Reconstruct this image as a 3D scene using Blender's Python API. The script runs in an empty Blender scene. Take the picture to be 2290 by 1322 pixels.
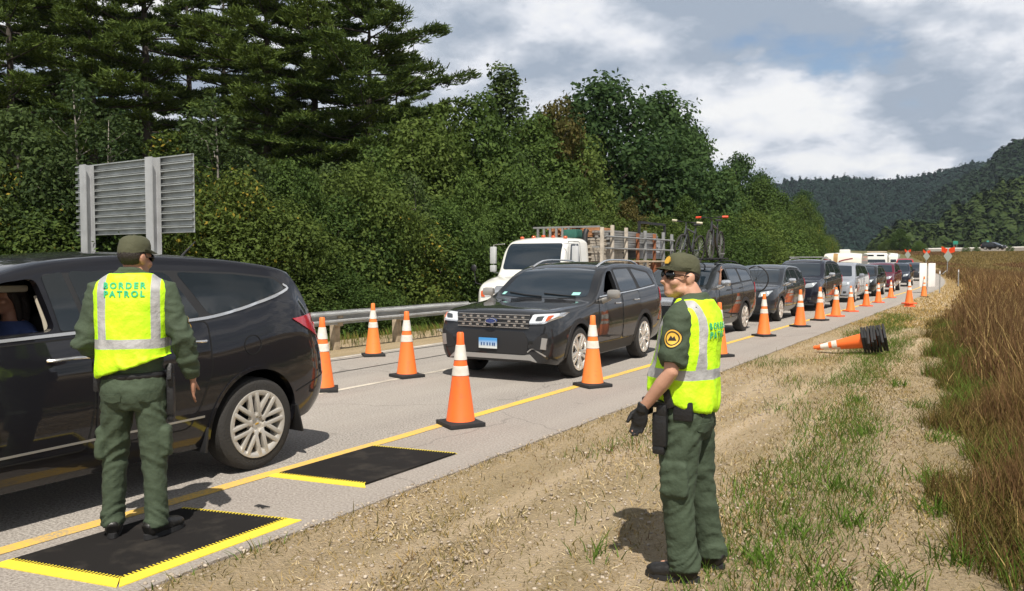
import bpy, bmesh, math, random
import numpy as np
from mathutils import Vector, Matrix, Euler, noise
from mathutils.bvhtree import BVHTree
R = math.radians
scene = bpy.context.scene
COL = scene.collection
random.seed(7)
RNG = np.random.default_rng(11)

# ------------------------------------------------------------------ camera
FPX, HC, YAW, PITCH = 1800.0, 1.75, R(31.9), math.atan(76/1800.0)
CAMROT = Euler((R(90)-PITCH, 0, YAW)).to_matrix()
CRIGHT, CUP, CFWD = CAMROT.col[0], CAMROT.col[1], -CAMROT.col[2]
def ray(px, py): return CFWD + CRIGHT*((px-1145)/FPX) - CUP*((py-661)/FPX)
def gp(px, py, z=0.0):            # the ground point seen at a photograph pixel
    r = ray(px, py); k = (z-HC)/r.z
    return Vector((0, 0, HC)) + r*k
def pd(px, py, d): return Vector((0, 0, HC)) + ray(px, py)*d
def colx(px, d):                  # ground position of a picture column at a depth
    p = pd(px, 585, d); return p.x, p.y

# ------------------------------------------------------------------ objects
def link(o, parent=None):
    COL.objects.link(o)
    if parent is not None: o.parent = parent
    return o
def tag(o, label, cat, group=None):
    o['label'] = label; o['category'] = cat
    if group: o['group'] = group
    return o
def thing(name, label, cat, loc=(0, 0, 0), rz=0.0, group=None):
    o = bpy.data.objects.new(name, None); o.empty_display_size = .2
    o.location = loc; o.rotation_euler = (0, 0, rz)
    link(o); return tag(o, label, cat, group)
def obj(name, data, mat=None, parent=None, smooth=40):
    me = data
    if isinstance(data, bmesh.types.BMesh):
        me = bpy.data.meshes.new(name); data.to_mesh(me); data.free()
    if smooth and len(me.polygons):
        me.polygons.foreach_set('use_smooth', [True]*len(me.polygons))
        if smooth < 180: me.set_sharp_from_angle(angle=R(smooth))
    o = bpy.data.objects.new(name, me)
    for m in (mat if isinstance(mat, (list, tuple)) else [mat]):
        if m: me.materials.append(m)
    return link(o, parent)
def setting(o, kind='structure'): o['kind'] = kind; return o
def kids(o): return [c for c in COL.objects if c.parent == o]
def dup(root, loc=None, rz=None, label=None, scale=None, parent=None):
    c = root.copy(); COL.objects.link(c); c.parent = parent
    if loc is not None: c.location = loc
    if rz is not None: c.rotation_euler = (0, 0, rz)
    if scale is not None: c.scale = scale if hasattr(scale, '__len__') else (scale,)*3
    if label: c['label'] = label
    for k in kids_of.get(root.name, None) or kids(root): dup(k, parent=c)
    return c
kids_of = {}

# ------------------------------------------------------------------ materials
def mat(name, col, rough=.6, metal=0.0, var=0.0, vscale=4.0, bump=0.0, bscale=40.0, coat=0.0, spec=.5, col2=None, transl=0.0, island=False, emit=0.0):
    m = bpy.data.materials.new(name); m.use_nodes = True
    nt = m.node_tree; N = nt.nodes; L = nt.links
    b = N['Principled BSDF']; c = (*col, 1)
    b.inputs['Base Color'].default_value = c
    b.inputs['Roughness'].default_value = rough; b.inputs['Metallic'].default_value = metal
    b.inputs['Coat Weight'].default_value = coat; b.inputs['Coat Roughness'].default_value = .06
    b.inputs['Specular IOR Level'].default_value = spec
    tc = None
    if var or bump: tc = N.new('ShaderNodeTexCoord')
    colsock = None
    if var or col2:
        mx = N.new('ShaderNodeMix'); mx.data_type = 'RGBA'
        k = 1-var
        mx.inputs[6].default_value = (*(tuple(x*k for x in col) if col2 is None else col), 1)
        mx.inputs[7].default_value = (*(tuple(min(1, x*(1+var)) for x in col) if col2 is None else col2), 1)
        if island:
            g = N.new('ShaderNodeNewGeometry'); oi = N.new('ShaderNodeObjectInfo')
            ma = N.new('ShaderNodeMath'); ma.operation = 'MULTIPLY_ADD'; ma.inputs[1].default_value = .62; 
            mb = N.new('ShaderNodeMath'); mb.operation = 'MULTIPLY'; mb.inputs[1].default_value = .38
            L.new(oi.outputs['Random'], mb.inputs[0]); L.new(g.outputs['Random Per Island'], ma.inputs[0]); L.new(mb.outputs[0], ma.inputs[2])
            L.new(ma.outputs[0], mx.inputs[0])
        else:
            n = N.new('ShaderNodeTexNoise'); n.inputs['Scale'].default_value = vscale; n.inputs['Detail'].default_value = 5
            if tc is None: tc = N.new('ShaderNodeTexCoord')
            L.new(tc.outputs['Object'], n.inputs['Vector'])
            rmp = N.new('ShaderNodeMapRange'); rmp.inputs[1].default_value = .3; rmp.inputs[2].default_value = .7
            L.new(n.outputs['Fac'], rmp.inputs[0]); L.new(rmp.outputs[0], mx.inputs[0])
        L.new(mx.outputs[2], b.inputs['Base Color']); colsock = mx.outputs[2]
    if bump:
        n2 = N.new('ShaderNodeTexNoise'); n2.inputs['Scale'].default_value = bscale; n2.inputs['Detail'].default_value = 4
        L.new(tc.outputs['Object'], n2.inputs['Vector'])
        bp = N.new('ShaderNodeBump'); bp.inputs['Strength'].default_value = bump; bp.inputs['Distance'].default_value = .02
        L.new(n2.outputs['Fac'], bp.inputs['Height']); L.new(bp.outputs[0], b.inputs['Normal'])
    if transl:
        t = N.new('ShaderNodeBsdfTranslucent'); t.inputs[0].default_value = c
        if colsock: L.new(colsock, t.inputs[0])
        ms = N.new('ShaderNodeMixShader'); ms.inputs[0].default_value = transl
        L.new(b.outputs[0], ms.inputs[1]); L.new(t.outputs[0], ms.inputs[2]); L.new(ms.outputs[0], N['Material Output'].inputs[0])
    if emit:
        b.inputs['Emission Color'].default_value = c; b.inputs['Emission Strength'].default_value = emit
    return m
def accent(m, col, frac):
    N, L, b = nodes(m); g = N.new('ShaderNodeNewGeometry'); lk = b.inputs['Base Color'].links[0]; src = lk.from_socket
    sc = mathn(N, L, 'FRACT', mathn(N, L, 'MULTIPLY', g.outputs['Random Per Island'], 37.7))
    o = mixc(N, L, mathn(N, L, 'GREATER_THAN', sc, 1-frac), src, col); L.new(o, b.inputs['Base Color'])
    for n in N:
        if n.type == 'BSDF_TRANSLUCENT': L.new(o, n.inputs[0])
    return m
def nodes(m): return m.node_tree.nodes, m.node_tree.links, m.node_tree.nodes['Principled BSDF']
def mathn(N, L, op, a, b=None, c=None, clamp=False):
    n = N.new('ShaderNodeMath'); n.operation = op; n.use_clamp = clamp
    for i, v in enumerate((a, b, c)):
        if v is None: continue
        if isinstance(v, (int, float)): n.inputs[i].default_value = v
        else: L.new(v, n.inputs[i])
    return n.outputs[0]
def mixc(N, L, f, a, b):
    n = N.new('ShaderNodeMix'); n.data_type = 'RGBA'
    for s, v in ((0, f), (6, a), (7, b)):
        if isinstance(v, (int, float)): n.inputs[s].default_value = v
        elif isinstance(v, tuple): n.inputs[s].default_value = (*v, 1)
        else: L.new(v, n.inputs[s])
    return n.outputs[2]
def noisen(N, L, vec, scale, detail=5, rough=.5, lo=None, hi=None):
    n = N.new('ShaderNodeTexNoise'); n.inputs['Scale'].default_value = scale; n.inputs['Detail'].default_value = detail; n.inputs['Roughness'].default_value = rough
    L.new(vec, n.inputs['Vector']); o = n.outputs['Fac']
    if lo is not None:
        r = N.new('ShaderNodeMapRange'); r.inputs[1].default_value = lo; r.inputs[2].default_value = hi; L.new(o, r.inputs[0]); o = r.outputs[0]
    return o

# ------------------------------------------------------------------ mesh helpers
def add_box(bm, c, s, rot=None, bev=0.0):
    r = bmesh.ops.create_cube(bm, size=1)['verts']
    M = Matrix.Translation(c) @ (rot.to_4x4() if rot is not None else Matrix()) @ Matrix.Diagonal((*s, 1))
    bmesh.ops.transform(bm, matrix=M, verts=r)
    if bev:
        es = list({e for v in r for e in v.link_edges})
        bmesh.ops.bevel(bm, geom=es, offset=bev, segments=2, profile=.6, affect='EDGES')
    return r
def box(c, s, rot=None, bev=0.0):
    bm = bmesh.new(); add_box(bm, c, s, rot, bev); return bm
def frame_of(t, ref):
    t = t.normalized(); s = ref - t*ref.dot(t)
    if s.length < 1e-4: s = Vector((1, 0, 0)) - t*t.x
    s.normalize(); return s, t.cross(s)
def add_tube(bm, pts, rad, n=12, ref=Vector((1, 0, 0)), cap=True, power=2.0):
    """loft of ellipses; rad: float or (along ref side, other) per point"""
    P = [Vector(p) for p in pts]; rings = []
    for i, p in enumerate(P):
        t = (P[min(i+1, len(P)-1)] - P[max(i-1, 0)])
        s, u = frame_of(t, ref)
        r = rad[i] if hasattr(rad, '__len__') else rad
        a, b = r if hasattr(r, '__len__') else (r, r)
        ring = []
        for k in range(n):
            th = 2*math.pi*k/n; ct, st = math.cos(th), math.sin(th)
            e = 2/power
            ring.append(bm.verts.new(p + s*(a*math.copysign(abs(ct)**e, ct)) + u*(b*math.copysign(abs(st)**e, st))))
        rings.append(ring)
    for A, B in zip(rings, rings[1:]):
        for k in range(n): bm.faces.new((A[k], A[(k+1) % n], B[(k+1) % n], B[k]))
    if cap:
        bm.faces.new(rings[0][::-1]); bm.faces.new(rings[-1])
    return rings
def tube(pts, rad, n=12, ref=Vector((1, 0, 0)), **k):
    bm = bmesh.new(); add_tube(bm, pts, rad, n, ref, **k); bmesh.ops.recalc_face_normals(bm, faces=bm.faces); return bm
def add_ell(bm, c, s, rot=None, sub=3):
    r = bmesh.ops.create_icosphere(bm, subdivisions=sub, radius=1)['verts']
    M = Matrix.Translation(c) @ (rot.to_4x4() if rot is not None else Matrix()) @ Matrix.Diagonal((*s, 1))
    bmesh.ops.transform(bm, matrix=M, verts=r)
def add_lathe(bm, prof, n=32, axis='z', c=(0, 0, 0)):
    """prof: (radius, height)"""
    rings = []
    for r, h in prof:
        ring = []
        for k in range(n):
            a = 2*math.pi*k/n; x, y = r*math.cos(a), r*math.sin(a)
            v = (x, y, h) if axis == 'z' else (h, x, y)
            ring.append(bm.verts.new(Vector(v)+Vector(c)))
        rings.append(ring)
    for A, B in zip(rings, rings[1:]):
        for k in range(n): bm.faces.new((A[k], A[(k+1) % n], B[(k+1) % n], B[k]))
    return rings
def lathe(prof, n=32, axis='z', c=(0, 0, 0), cap=True):
    bm = bmesh.new(); rr = add_lathe(bm, prof, n, axis, c)
    if cap:
        for g in (rr[0], rr[-1]):
            try: bm.faces.new(g)
            except Exception: pass
    bmesh.ops.recalc_face_normals(bm, faces=bm.faces); return bm
def prism(poly, axis, a, b):
    """poly of (u,v) extruded along axis 'x' (u=y,v=z) or 'y' (u=x,v=z) or 'z' from a to b"""
    bm = bmesh.new()
    f3 = {'x': lambda u, v, w: (w, u, v), 'y': lambda u, v, w: (u, w, v), 'z': lambda u, v, w: (u, v, w)}[axis]
    A = [bm.verts.new(f3(u, v, a)) for u, v in poly]; B = [bm.verts.new(f3(u, v, b)) for u, v in poly]
    n = len(poly)
    bm.faces.new(A); bm.faces.new(B[::-1])
    for k in range(n): bm.faces.new((A[k], B[k], B[(k+1) % n], A[(k+1) % n]))
    bmesh.ops.recalc_face_normals(bm, faces=bm.faces); return bm
def tmp_obj(bm):
    me = bpy.data.meshes.new('scratch'); bm.to_mesh(me); bm.free()
    o = bpy.data.objects.new('scratch', me); COL.objects.link(o); return o
def bake(o):
    bpy.context.view_layer.update()
    dg = bpy.context.evaluated_depsgraph_get()
    me = bpy.data.meshes.new_from_object(o.evaluated_get(dg)); 
    old = o.data; bpy.data.objects.remove(o); bpy.data.meshes.remove(old); return me
def remesh(bm, voxel=.01, smooth=4, fac=.5):
    o = tmp_obj(bm)
    m = o.modifiers.new('r', 'REMESH'); m.mode = 'VOXEL'; m.voxel_size = voxel
    if smooth:
        s = o.modifiers.new('s', 'SMOOTH'); s.iterations = smooth; s.factor = fac
    return bake(o)
def boolean(me, cutters):
    o = bpy.data.objects.new('scratch', me); COL.objects.link(o); cs = []
    for c in cutters:
        co = tmp_obj(c); cs.append(co)
        m = o.modifiers.new('b', 'BOOLEAN'); m.operation = 'DIFFERENCE'; m.solver = 'EXACT'; m.object = co
    r = bake(o)
    for co in cs:
        d = co.data; bpy.data.objects.remove(co); bpy.data.meshes.remove(d)
    return r
def bvh_of(me):
    bm = bmesh.new(); bm.from_mesh(me); t = BVHTree.FromBMesh(bm); bm.free(); return t
def rpoly(pts, r=.03, seg=4):
    """round the corners of a polygon"""
    out = []; n = len(pts)
    for i in range(n):
        p0, p, p1 = (Vector(pts[i-1]), Vector(pts[i]), Vector(pts[(i+1) % n]))
        a, b = (p0-p), (p1-p); k = min(r, a.length*.45, b.length*.45)
        A, B = p+a.normalized()*k, p+b.normalized()*k
        for j in range(seg+1):
            t = j/seg; q = A*(1-t)**2 + p*2*t*(1-t) + B*t*t; out.append((q.x, q.y))
    return out
PLANES = {'left': (lambda u, v: Vector((3, u, v)), Vector((-1, 0, 0))), 'right': (lambda u, v: Vector((-3, u, v)), Vector((1, 0, 0))),
          'front': (lambda u, v: Vector((u, -6, v)), Vector((0, 1, 0))), 'rear': (lambda u, v: Vector((u, 12, v)), Vector((0, -1, 0))),
          'top': (lambda u, v: Vector((u, v, 6)), Vector((0, 0, -1)))}
def project(bm, bvh, plane, off, skirt=.012):
    f, d = PLANES[plane]
    for v in bm.verts:
        o = f(v.co.x, v.co.y); h = bvh.ray_cast(o, d)
        if h[0] is None:
            q = bvh.find_nearest(o + d*3); p, nn = q[0], q[1]
        else: p, nn = h[0], h[1]
        if nn.dot(d) > 0: nn = -nn
        v.co = p + nn*off*.5 - d*off*.6
    if skirt:
        be = [e for e in bm.edges if e.is_boundary]
        r = bmesh.ops.extrude_edge_only(bm, edges=be)
        for g in r['geom']:
            if isinstance(g, bmesh.types.BMVert): g.co += d*(off+skirt)
    bmesh.ops.recalc_face_normals(bm, faces=bm.faces)
def patch(name, poly, plane, bvh, off, m, parent, grid=.07, skirt=.012, smooth=50):
    bm = bmesh.new(); bm.faces.new([bm.verts.new((u, v, 0)) for u, v in poly])
    for ax in (0, 1):
        lo = min(p[ax] for p in poly); hi = max(p[ax] for p in poly)
        k = int((hi-lo)/grid)
        for i in range(1, k+1):
            co = [0, 0, 0]; co[ax] = lo+(hi-lo)*i/(k+1); no = [0, 0, 0]; no[ax] = 1
            bmesh.ops.bisect_plane(bm, geom=bm.verts[:]+bm.edges[:]+bm.faces[:], plane_co=co, plane_no=no)
    bmesh.ops.triangulate(bm, faces=bm.faces)
    project(bm, bvh, plane, off, skirt)
    return obj(name, bm, m, parent, smooth)
def strip(line, w):
    """outline polygon of a polyline of width w"""
    P = [Vector(p) for p in line]; L, Rr = [], []
    for i, p in enumerate(P):
        t = (P[min(i+1, len(P)-1)]-P[max(i-1, 0)]).normalized(); n = Vector((-t.y, t.x))*w/2
        L.append(p+n); Rr.append(p-n)
    return [(q.x, q.y) for q in L+Rr[::-1]]
def smooth_line(pts, n=24):
    P = [np.array(p, float) for p in pts]; P = [2*P[0]-P[1]]+P+[2*P[-1]-P[-2]]; out = []
    m = len(P)-3
    for k in range(n+1):
        s = k/n*m; i = min(int(s), m-1); t = s-i; a, b, c, d = P[i:i+4]
        out.append(tuple(.5*((2*b)+(c-a)*t+(2*a-5*b+4*c-d)*t*t+(3*b-a-3*c+d)*t**3)))
    return out
def interp(pts, x):
    xs = [p[0] for p in pts]; return float(np.interp(x, xs, [p[1] for p in pts]))
def pchip(pts, x):
    n = len(pts)
    if x <= pts[0][0]: return pts[0][1]
    if x >= pts[-1][0]: return pts[-1][1]
    d = [(pts[i+1][1]-pts[i][1])/(pts[i+1][0]-pts[i][0]) for i in range(n-1)]
    m = [d[0]]+[0 if d[i-1]*d[i] <= 0 else 2*d[i-1]*d[i]/(d[i-1]+d[i]) for i in range(1, n-1)]+[d[-1]]
    i = max(k for k in range(n-1) if pts[k][0] <= x); h = pts[i+1][0]-pts[i][0]; t = (x-pts[i][0])/h
    return ((1+2*t)*(1-t)**2*pts[i][1]+t*(1-t)**2*h*m[i]+t*t*(3-2*t)*pts[i+1][1]+t*t*(t-1)*h*m[i+1])
def mesh_np(name, verts, faces_n, m, parent=None, k=4, smooth=False):
    """quads or triangles from numpy, every face with its own vertices order"""
    me = bpy.data.meshes.new(name); nf = len(faces_n)
    me.vertices.add(len(verts)); me.vertices.foreach_set('co', np.asarray(verts, np.float32).ravel())
    me.loops.add(nf*k); me.loops.foreach_set('vertex_index', np.asarray(faces_n, np.int32).ravel())
    me.polygons.add(nf); me.polygons.foreach_set('loop_start', np.arange(0, nf*k, k, dtype=np.int32))
    me.update(calc_edges=True)
    o = bpy.data.objects.new(name, me)
    for mm in (m if isinstance(m, (list, tuple)) else [m]): me.materials.append(mm)
    return link(o, parent)
def text_bm(s, size, spacing=1.0):
    cu = bpy.data.curves.new('lettering', 'FONT'); cu.body = s; cu.size = size; cu.align_x = 'CENTER'; cu.align_y = 'CENTER'; cu.space_character = spacing
    cu.offset = size*.035; cu.resolution_u = 3
    o = bpy.data.objects.new('scratch', cu); COL.objects.link(o); bpy.context.view_layer.update()
    me = bpy.data.meshes.new_from_object(o.evaluated_get(bpy.context.evaluated_depsgraph_get()))
    bpy.data.objects.remove(o); bpy.data.curves.remove(cu)
    bm = bmesh.new(); bm.from_mesh(me); bpy.data.meshes.remove(me)
    bmesh.ops.triangulate(bm, faces=bm.faces); return bm
def merge(bm, b2):
    me = bpy.data.meshes.new('scratch'); b2.to_mesh(me); b2.free(); bm.from_mesh(me); bpy.data.meshes.remove(me)
# ------------------------------------------------------------------ camera, sun, sky
cd = bpy.data.cameras.new('camera'); cam = bpy.data.objects.new('camera', cd); link(cam)
cam.location = (0, 0, HC); cam.rotation_euler = CAMROT.to_euler(); cd.sensor_width = 36; cd.lens = 36*FPX/2290; cd.clip_start = .05; cd.clip_end = 6000
scene.camera = cam
SUN_EL, SUN_AZ = R(58), Vector((.60, -.80))     # direction towards the sun (world x, y)
sl = bpy.data.lights.new('sun', 'SUN'); sl.energy = 4.6; sl.angle = R(.55); sl.color = (1, .94, .85)
sun = bpy.data.objects.new('sun', sl); link(sun)
sd = Vector((SUN_AZ.x*math.cos(SUN_EL), SUN_AZ.y*math.cos(SUN_EL), math.sin(SUN_EL)))
sun.rotation_euler = sd.to_track_quat('Z', 'Y').to_euler(); sun.location = sd*60
scene.view_settings.view_transform = 'Standard'; scene.view_settings.look = 'None'; scene.view_settings.exposure = .42; scene.view_settings.gamma = 1
W = bpy.data.worlds.new('World'); scene.world = W; W.use_nodes = True
N, L = W.node_tree.nodes, W.node_tree.links
bg = N['Background']; sky = N.new('ShaderNodeTexSky'); sky.sky_type = 'NISHITA'; sky.sun_disc = False
sky.sun_elevation = SUN_EL; sky.sun_rotation = math.atan2(SUN_AZ.x, SUN_AZ.y)
tc = N.new('ShaderNodeTexCoord'); sep = N.new('ShaderNodeSeparateXYZ'); L.new(tc.outputs['Generated'], sep.inputs[0])
dz = mathn(N, L, 'MAXIMUM', sep.outputs[2], 0.0)
den = mathn(N, L, 'ADD', dz, .30)
cx = mathn(N, L, 'DIVIDE', sep.outputs[0], den); cy = mathn(N, L, 'DIVIDE', sep.outputs[1], den)
comb = N.new('ShaderNodeCombineXYZ'); L.new(cx, comb.inputs[0]); L.new(cy, comb.inputs[1]); comb.inputs[2].default_value = 3.3
v = comb.outputs[0]
big = noisen(N, L, v, 1.5, 7, .55); fine = noisen(N, L, v, 4.2, 9, .58)
dens = mathn(N, L, 'ADD', mathn(N, L, 'MULTIPLY', big, .68), mathn(N, L, 'MULTIPLY', fine, .32))
off = N.new('ShaderNodeVectorMath'); off.operation = 'ADD'; off.inputs[1].default_value = (.10, -.13, .05); L.new(v, off.inputs[0])
big2 = noisen(N, L, off.outputs[0], 1.5, 7, .55); fine2 = noisen(N, L, off.outputs[0], 4.2, 9, .58)
dens2 = mathn(N, L, 'ADD', mathn(N, L, 'MULTIPLY', big2, .68), mathn(N, L, 'MULTIPLY', fine2, .32))
lit = mathn(N, L, 'MULTIPLY_ADD', mathn(N, L, 'SUBTRACT', dens, dens2), 5.6, .40, clamp=True)
cr = N.new('ShaderNodeValToRGB'); E = cr.color_ramp.elements
E[0].position = 0; E[0].color = (.35, .41, .50, 1); E[1].position = 1; E[1].color = (.90, .90, .90, 1)
e = E.new(.38); e.color = (.54, .585, .66, 1); e = E.new(.66); e.color = (.77, .79, .84, 1)
L.new(lit, cr.inputs[0])
cov = N.new('ShaderNodeMapRange'); cov.interpolation_type = 'SMOOTHSTEP'; cov.inputs[1].default_value = .315; cov.inputs[2].default_value = .40; L.new(dens, cov.inputs[0])
# cloud light fades towards the zenith, dimmed above the frame to keep ambient low
up = N.new('ShaderNodeMapRange'); up.inputs[1].default_value = .38; up.inputs[2].default_value = .62; up.inputs[3].default_value = 1; up.inputs[4].default_value = .42; L.new(sep.outputs[2], up.inputs[0])
cl = N.new('ShaderNodeVectorMath'); cl.operation = 'SCALE'; L.new(cr.outputs[0], cl.inputs[0]); L.new(mathn(N, L, 'MULTIPLY', up.outputs[0], 8.3), cl.inputs[3])
blue = N.new('ShaderNodeVectorMath'); blue.operation = 'SCALE'; blue.inputs[3].default_value = .9; L.new(sky.outputs[0], blue.inputs[0])
mx = mixc(N, L, cov.outputs[0], blue.outputs[0], cl.outputs[0])
L.new(mx, bg.inputs['Color']); bg.inputs['Strength'].default_value = .1

# ------------------------------------------------------------------ terrain
def bend(Y): return 0 if Y < 48 else -(Y-48)**2/880.0           # the road curves left
def rise(Y): return 0 if Y < 62 else .00042*(Y-62)**2 if Y < 160 else 4.03+(Y-160)*.035
def sst(a, b, x):
    t = min(1, max(0, (x-a)/(b-a))); return t*t*(3-2*t)
EDGE = -3.92; YEL = -5.16; WHT = -7.76; LEFT = -10.5
def terrain(X, Y):
    u = X-bend(min(Y, 260))
    z = rise(min(Y, 230))*.55
    right = sst(-2, 6, u)
    bank = 3.5*sst(112, 178, Y)
    z = z*(1-right)+right*(z*.0+bank) + (1-right)*sst(120, 190, Y)*1.2
    if u > EDGE-.02: z -= .05*sst(EDGE-.02, EDGE+.35, u)+.05*sst(0, 2.5, u)
    if u < -12.6: z -= .25*sst(-12.6, -14.5, u) - .9*sst(-18, -40, u)
    return z
def noise2(x, y, s): return noise.noise(Vector((x*s, y*s, 1.7)))
xs = sorted(set([round(x, 3) for x in list(np.arange(-14, -4.2, .7))+[EDGE-.02, EDGE+.04, EDGE+.12]+list(np.arange(-3.6, 3, .16))+list(np.arange(3, 14, .8))+list(np.arange(-40, -14, 2))+[14, 18, 24, 32, 45, 70, 110, 200, 400, 900, 2400]+[-45, -60, -80, -120, -200, -400, -900, -2400]]))
ys = sorted(set([round(y, 3) for y in list(np.arange(-6, 16, .2))+list(np.arange(16, 40, .6))+list(np.arange(40, 260, 3))+[-2400, -800, -300, -100, -50, -30, -20, -12, -8, 280, 320, 400, 550, 800, 1300, 2400]]))
gv = []; gf = []
for j, Y in enumerate(ys):
    for x in xs:
        X = x+bend(min(Y, 260)); z = terrain(X, Y)
        if EDGE+.1 < x < 3 and -6 < Y < 40:
            z += .02*noise2(X, Y*.35, 2.2)+.012*noise2(X, Y, 7) - .022*math.exp(-((x+2.95)/.16)**2) - .02*math.exp(-((x+1.55)/.17)**2)
        if -12.5 < x < EDGE-.01: z -= .02
        gv.append((X, Y, z))
nx = len(xs)
for j in range(len(ys)-1):
    for i in range(nx-1): gf.append((j*nx+i, j*nx+i+1, (j+1)*nx+i+1, (j+1)*nx+i))
mg = mat('ground_soil', (.3, .22, .13), .95)
N, L, b = nodes(mg)
g = N.new('ShaderNodeNewGeometry'); P = g.outputs['Position']
st = N.new('ShaderNodeMapping'); st.inputs['Scale'].default_value = (1.6, .22, 1); L.new(P, st.inputs[0])
sp = N.new('ShaderNodeSeparateXYZ'); L.new(P, sp.inputs[0])
streak = noisen(N, L, st.outputs[0], 1.3, 6, .6, .35, .65)
fineg = noisen(N, L, P, 38, 6, .7, .3, .72); vf = noisen(N, L, P, 120, 3, .6, .35, .65)
c = mixc(N, L, fineg, (.30, .21, .11), (.64, .475, .28))
c = mixc(N, L, mathn(N, L, 'MULTIPLY', vf, .5), c, (.62, .52, .38))
c = mixc(N, L, mathn(N, L, 'MULTIPLY', streak, .45), c, (.24, .19, .07))
trk = None
for tx_ in (-3.12, -2.42, -1.75):
    q_ = N.new('ShaderNodeMapRange'); q_.interpolation_type = 'SMOOTHSTEP'; q_.inputs[1].default_value = .17; q_.inputs[2].default_value = .03
    wb_ = mathn(N, L, 'MULTIPLY_ADD', noisen(N, L, st.outputs[0], .8, 2), .5, -.25)
    L.new(mathn(N, L, 'ABSOLUTE', mathn(N, L, 'ADD', mathn(N, L, 'SUBTRACT', sp.outputs[0], tx_), wb_)), q_.inputs[0])
    trk = q_.outputs[0] if trk is None else mathn(N, L, 'MAXIMUM', trk, q_.outputs[0])
c = mixc(N, L, mathn(N, L, 'MULTIPLY', trk, mathn(N, L, 'MULTIPLY_ADD', streak, -.5, .75)), c, (.68, .53, .35))
vo = N.new('ShaderNodeTexVoronoi'); vo.inputs['Scale'].default_value = 22; L.new(P, vo.inputs['Vector'])
peb = N.new('ShaderNodeMapRange'); peb.inputs[1].default_value = .12; peb.inputs[2].default_value = .26; peb.inputs[3].default_value = .8; peb.inputs[4].default_value = 0; L.new(vo.outputs['Distance'], peb.inputs[0])
hv = N.new('ShaderNodeSeparateXYZ'); L.new(vo.outputs['Color'], hv.inputs[0])
peb2 = mathn(N, L, 'MULTIPLY', peb.outputs[0], mathn(N, L, 'GREATER_THAN', hv.outputs[0], .72))
c = mixc(N, L, peb2, c, mixc(N, L, hv.outputs[1], (.30, .23, .16), (.72, .62, .48)))
# grass-stained soil away from the shoulder, and on the bank
far = N.new('ShaderNodeMapRange'); far.inputs[1].default_value = 60; far.inputs[2].default_value = 110; L.new(sp.outputs[1], far.inputs[0])
bankn = noisen(N, L, P, .11, 6, .6, .38, .62)
c = mixc(N, L, far.outputs[0], c, mixc(N, L, bankn, (.14, .085, .04), (.24, .17, .06)))
lf = N.new('ShaderNodeMapRange'); lf.inputs[1].default_value = -12.4; lf.inputs[2].default_value = -13.6; L.new(sp.outputs[0], lf.inputs[0])
c = mixc(N, L, lf.outputs[0], c, mixc(N, L, fineg, (.07, .075, .02), (.16, .14, .05)))
L.new(c, b.inputs['Base Color'])
bp = N.new('ShaderNodeBump'); bp.inputs['Strength'].default_value = .9; bp.inputs['Distance'].default_value = .03
L.new(mathn(N, L, 'ADD', fineg, mathn(N, L, 'MULTIPLY', peb2, .8)), bp.inputs['Height']); L.new(bp.outputs[0], b.inputs['Normal'])
me = bpy.data.meshes.new('ground'); me.from_pydata(gv, [], gf)
setting(obj('ground', me, mg, smooth=180))

# ------------------------------------------------------------------ the road
def ribbon(name, lo, hi, y0, y1, m, dz, step=1.5, wob=0.0, thick=0.0, n_across=1):
    bm = bmesh.new(); rows = []; y = y0
    while True:
        k = bend(y)
        a = lo(y) if callable(lo) else lo; c_ = hi(y) if callable(hi) else hi
        row = []
        for i in range(n_across+1):
            x = a+(c_-a)*i/n_across
            w = wob*noise.noise(Vector((y*3.1, x*.7, 4))) if i in (0, n_across) else 0
            row.append(bm.verts.new((x+k+w, y, rise(min(y, 230))*.55+dz)))
        rows.append(row)
        if y >= y1: break
        y = min(y1, y+(step if y < 60 else step*2.5))
    for A, B in zip(rows, rows[1:]):
        for i in range(n_across): bm.faces.new((A[i], A[i+1], B[i+1], B[i]))
    if thick:
        r = bmesh.ops.extrude_edge_only(bm, edges=[e for e in bm.edges if e.is_boundary])
        for q in r['geom']:
            if isinstance(q, bmesh.types.BMVert): q.co.z -= thick
    bmesh.ops.recalc_face_normals(bm, faces=bm.faces)
    return obj(name, bm, m, smooth=30)
ma = mat('asphalt', (.3, .28, .25), .85)
N, L, b = nodes(ma); g = N.new('ShaderNodeNewGeometry'); P = g.outputs['Position']
a1 = noisen(N, L, P, 52, 3, .75, .36, .64); a2 = noisen(N, L, P, 1.1, 5, .6, .35, .65)
stn = N.new('ShaderNodeMapping'); stn.inputs['Scale'].default_value = (2.2, .06, 1); L.new(P, stn.inputs[0]); a3 = noisen(N, L, stn.outputs[0], 1.0, 4, .5, .38, .62)
c = mixc(N, L, a1, (.13, .115, .10), (.50, .46, .415))
c = mixc(N, L, mathn(N, L, 'MULTIPLY', a2, .28), c, (.23, .2, .175))
c = mixc(N, L, mathn(N, L, 'MULTIPLY', a3, .30), c, (.42, .38, .33))
spr = N.new('ShaderNodeSeparateXYZ'); L.new(P, spr.inputs[0]); shd = N.new('ShaderNodeMapRange'); shd.inputs[1].default_value = YEL; shd.inputs[2].default_value = YEL+.15; L.new(spr.outputs[0], shd.inputs[0]); yn = N.new('ShaderNodeMapRange'); yn.inputs[1].default_value = 40; yn.inputs[2].default_value = 34; L.new(spr.outputs[1], yn.inputs[0])
c = mixc(N, L, mathn(N, L, 'MULTIPLY', mathn(N, L, 'MULTIPLY', shd.outputs[0], yn.outputs[0]), .32), c, (.30, .25, .22))
spot = noisen(N, L, P, 2.3, 4, .6, .66, .74); c = mixc(N, L, mathn(N, L, 'MULTIPLY', spot, .35), c, (.10, .09, .08))
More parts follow.
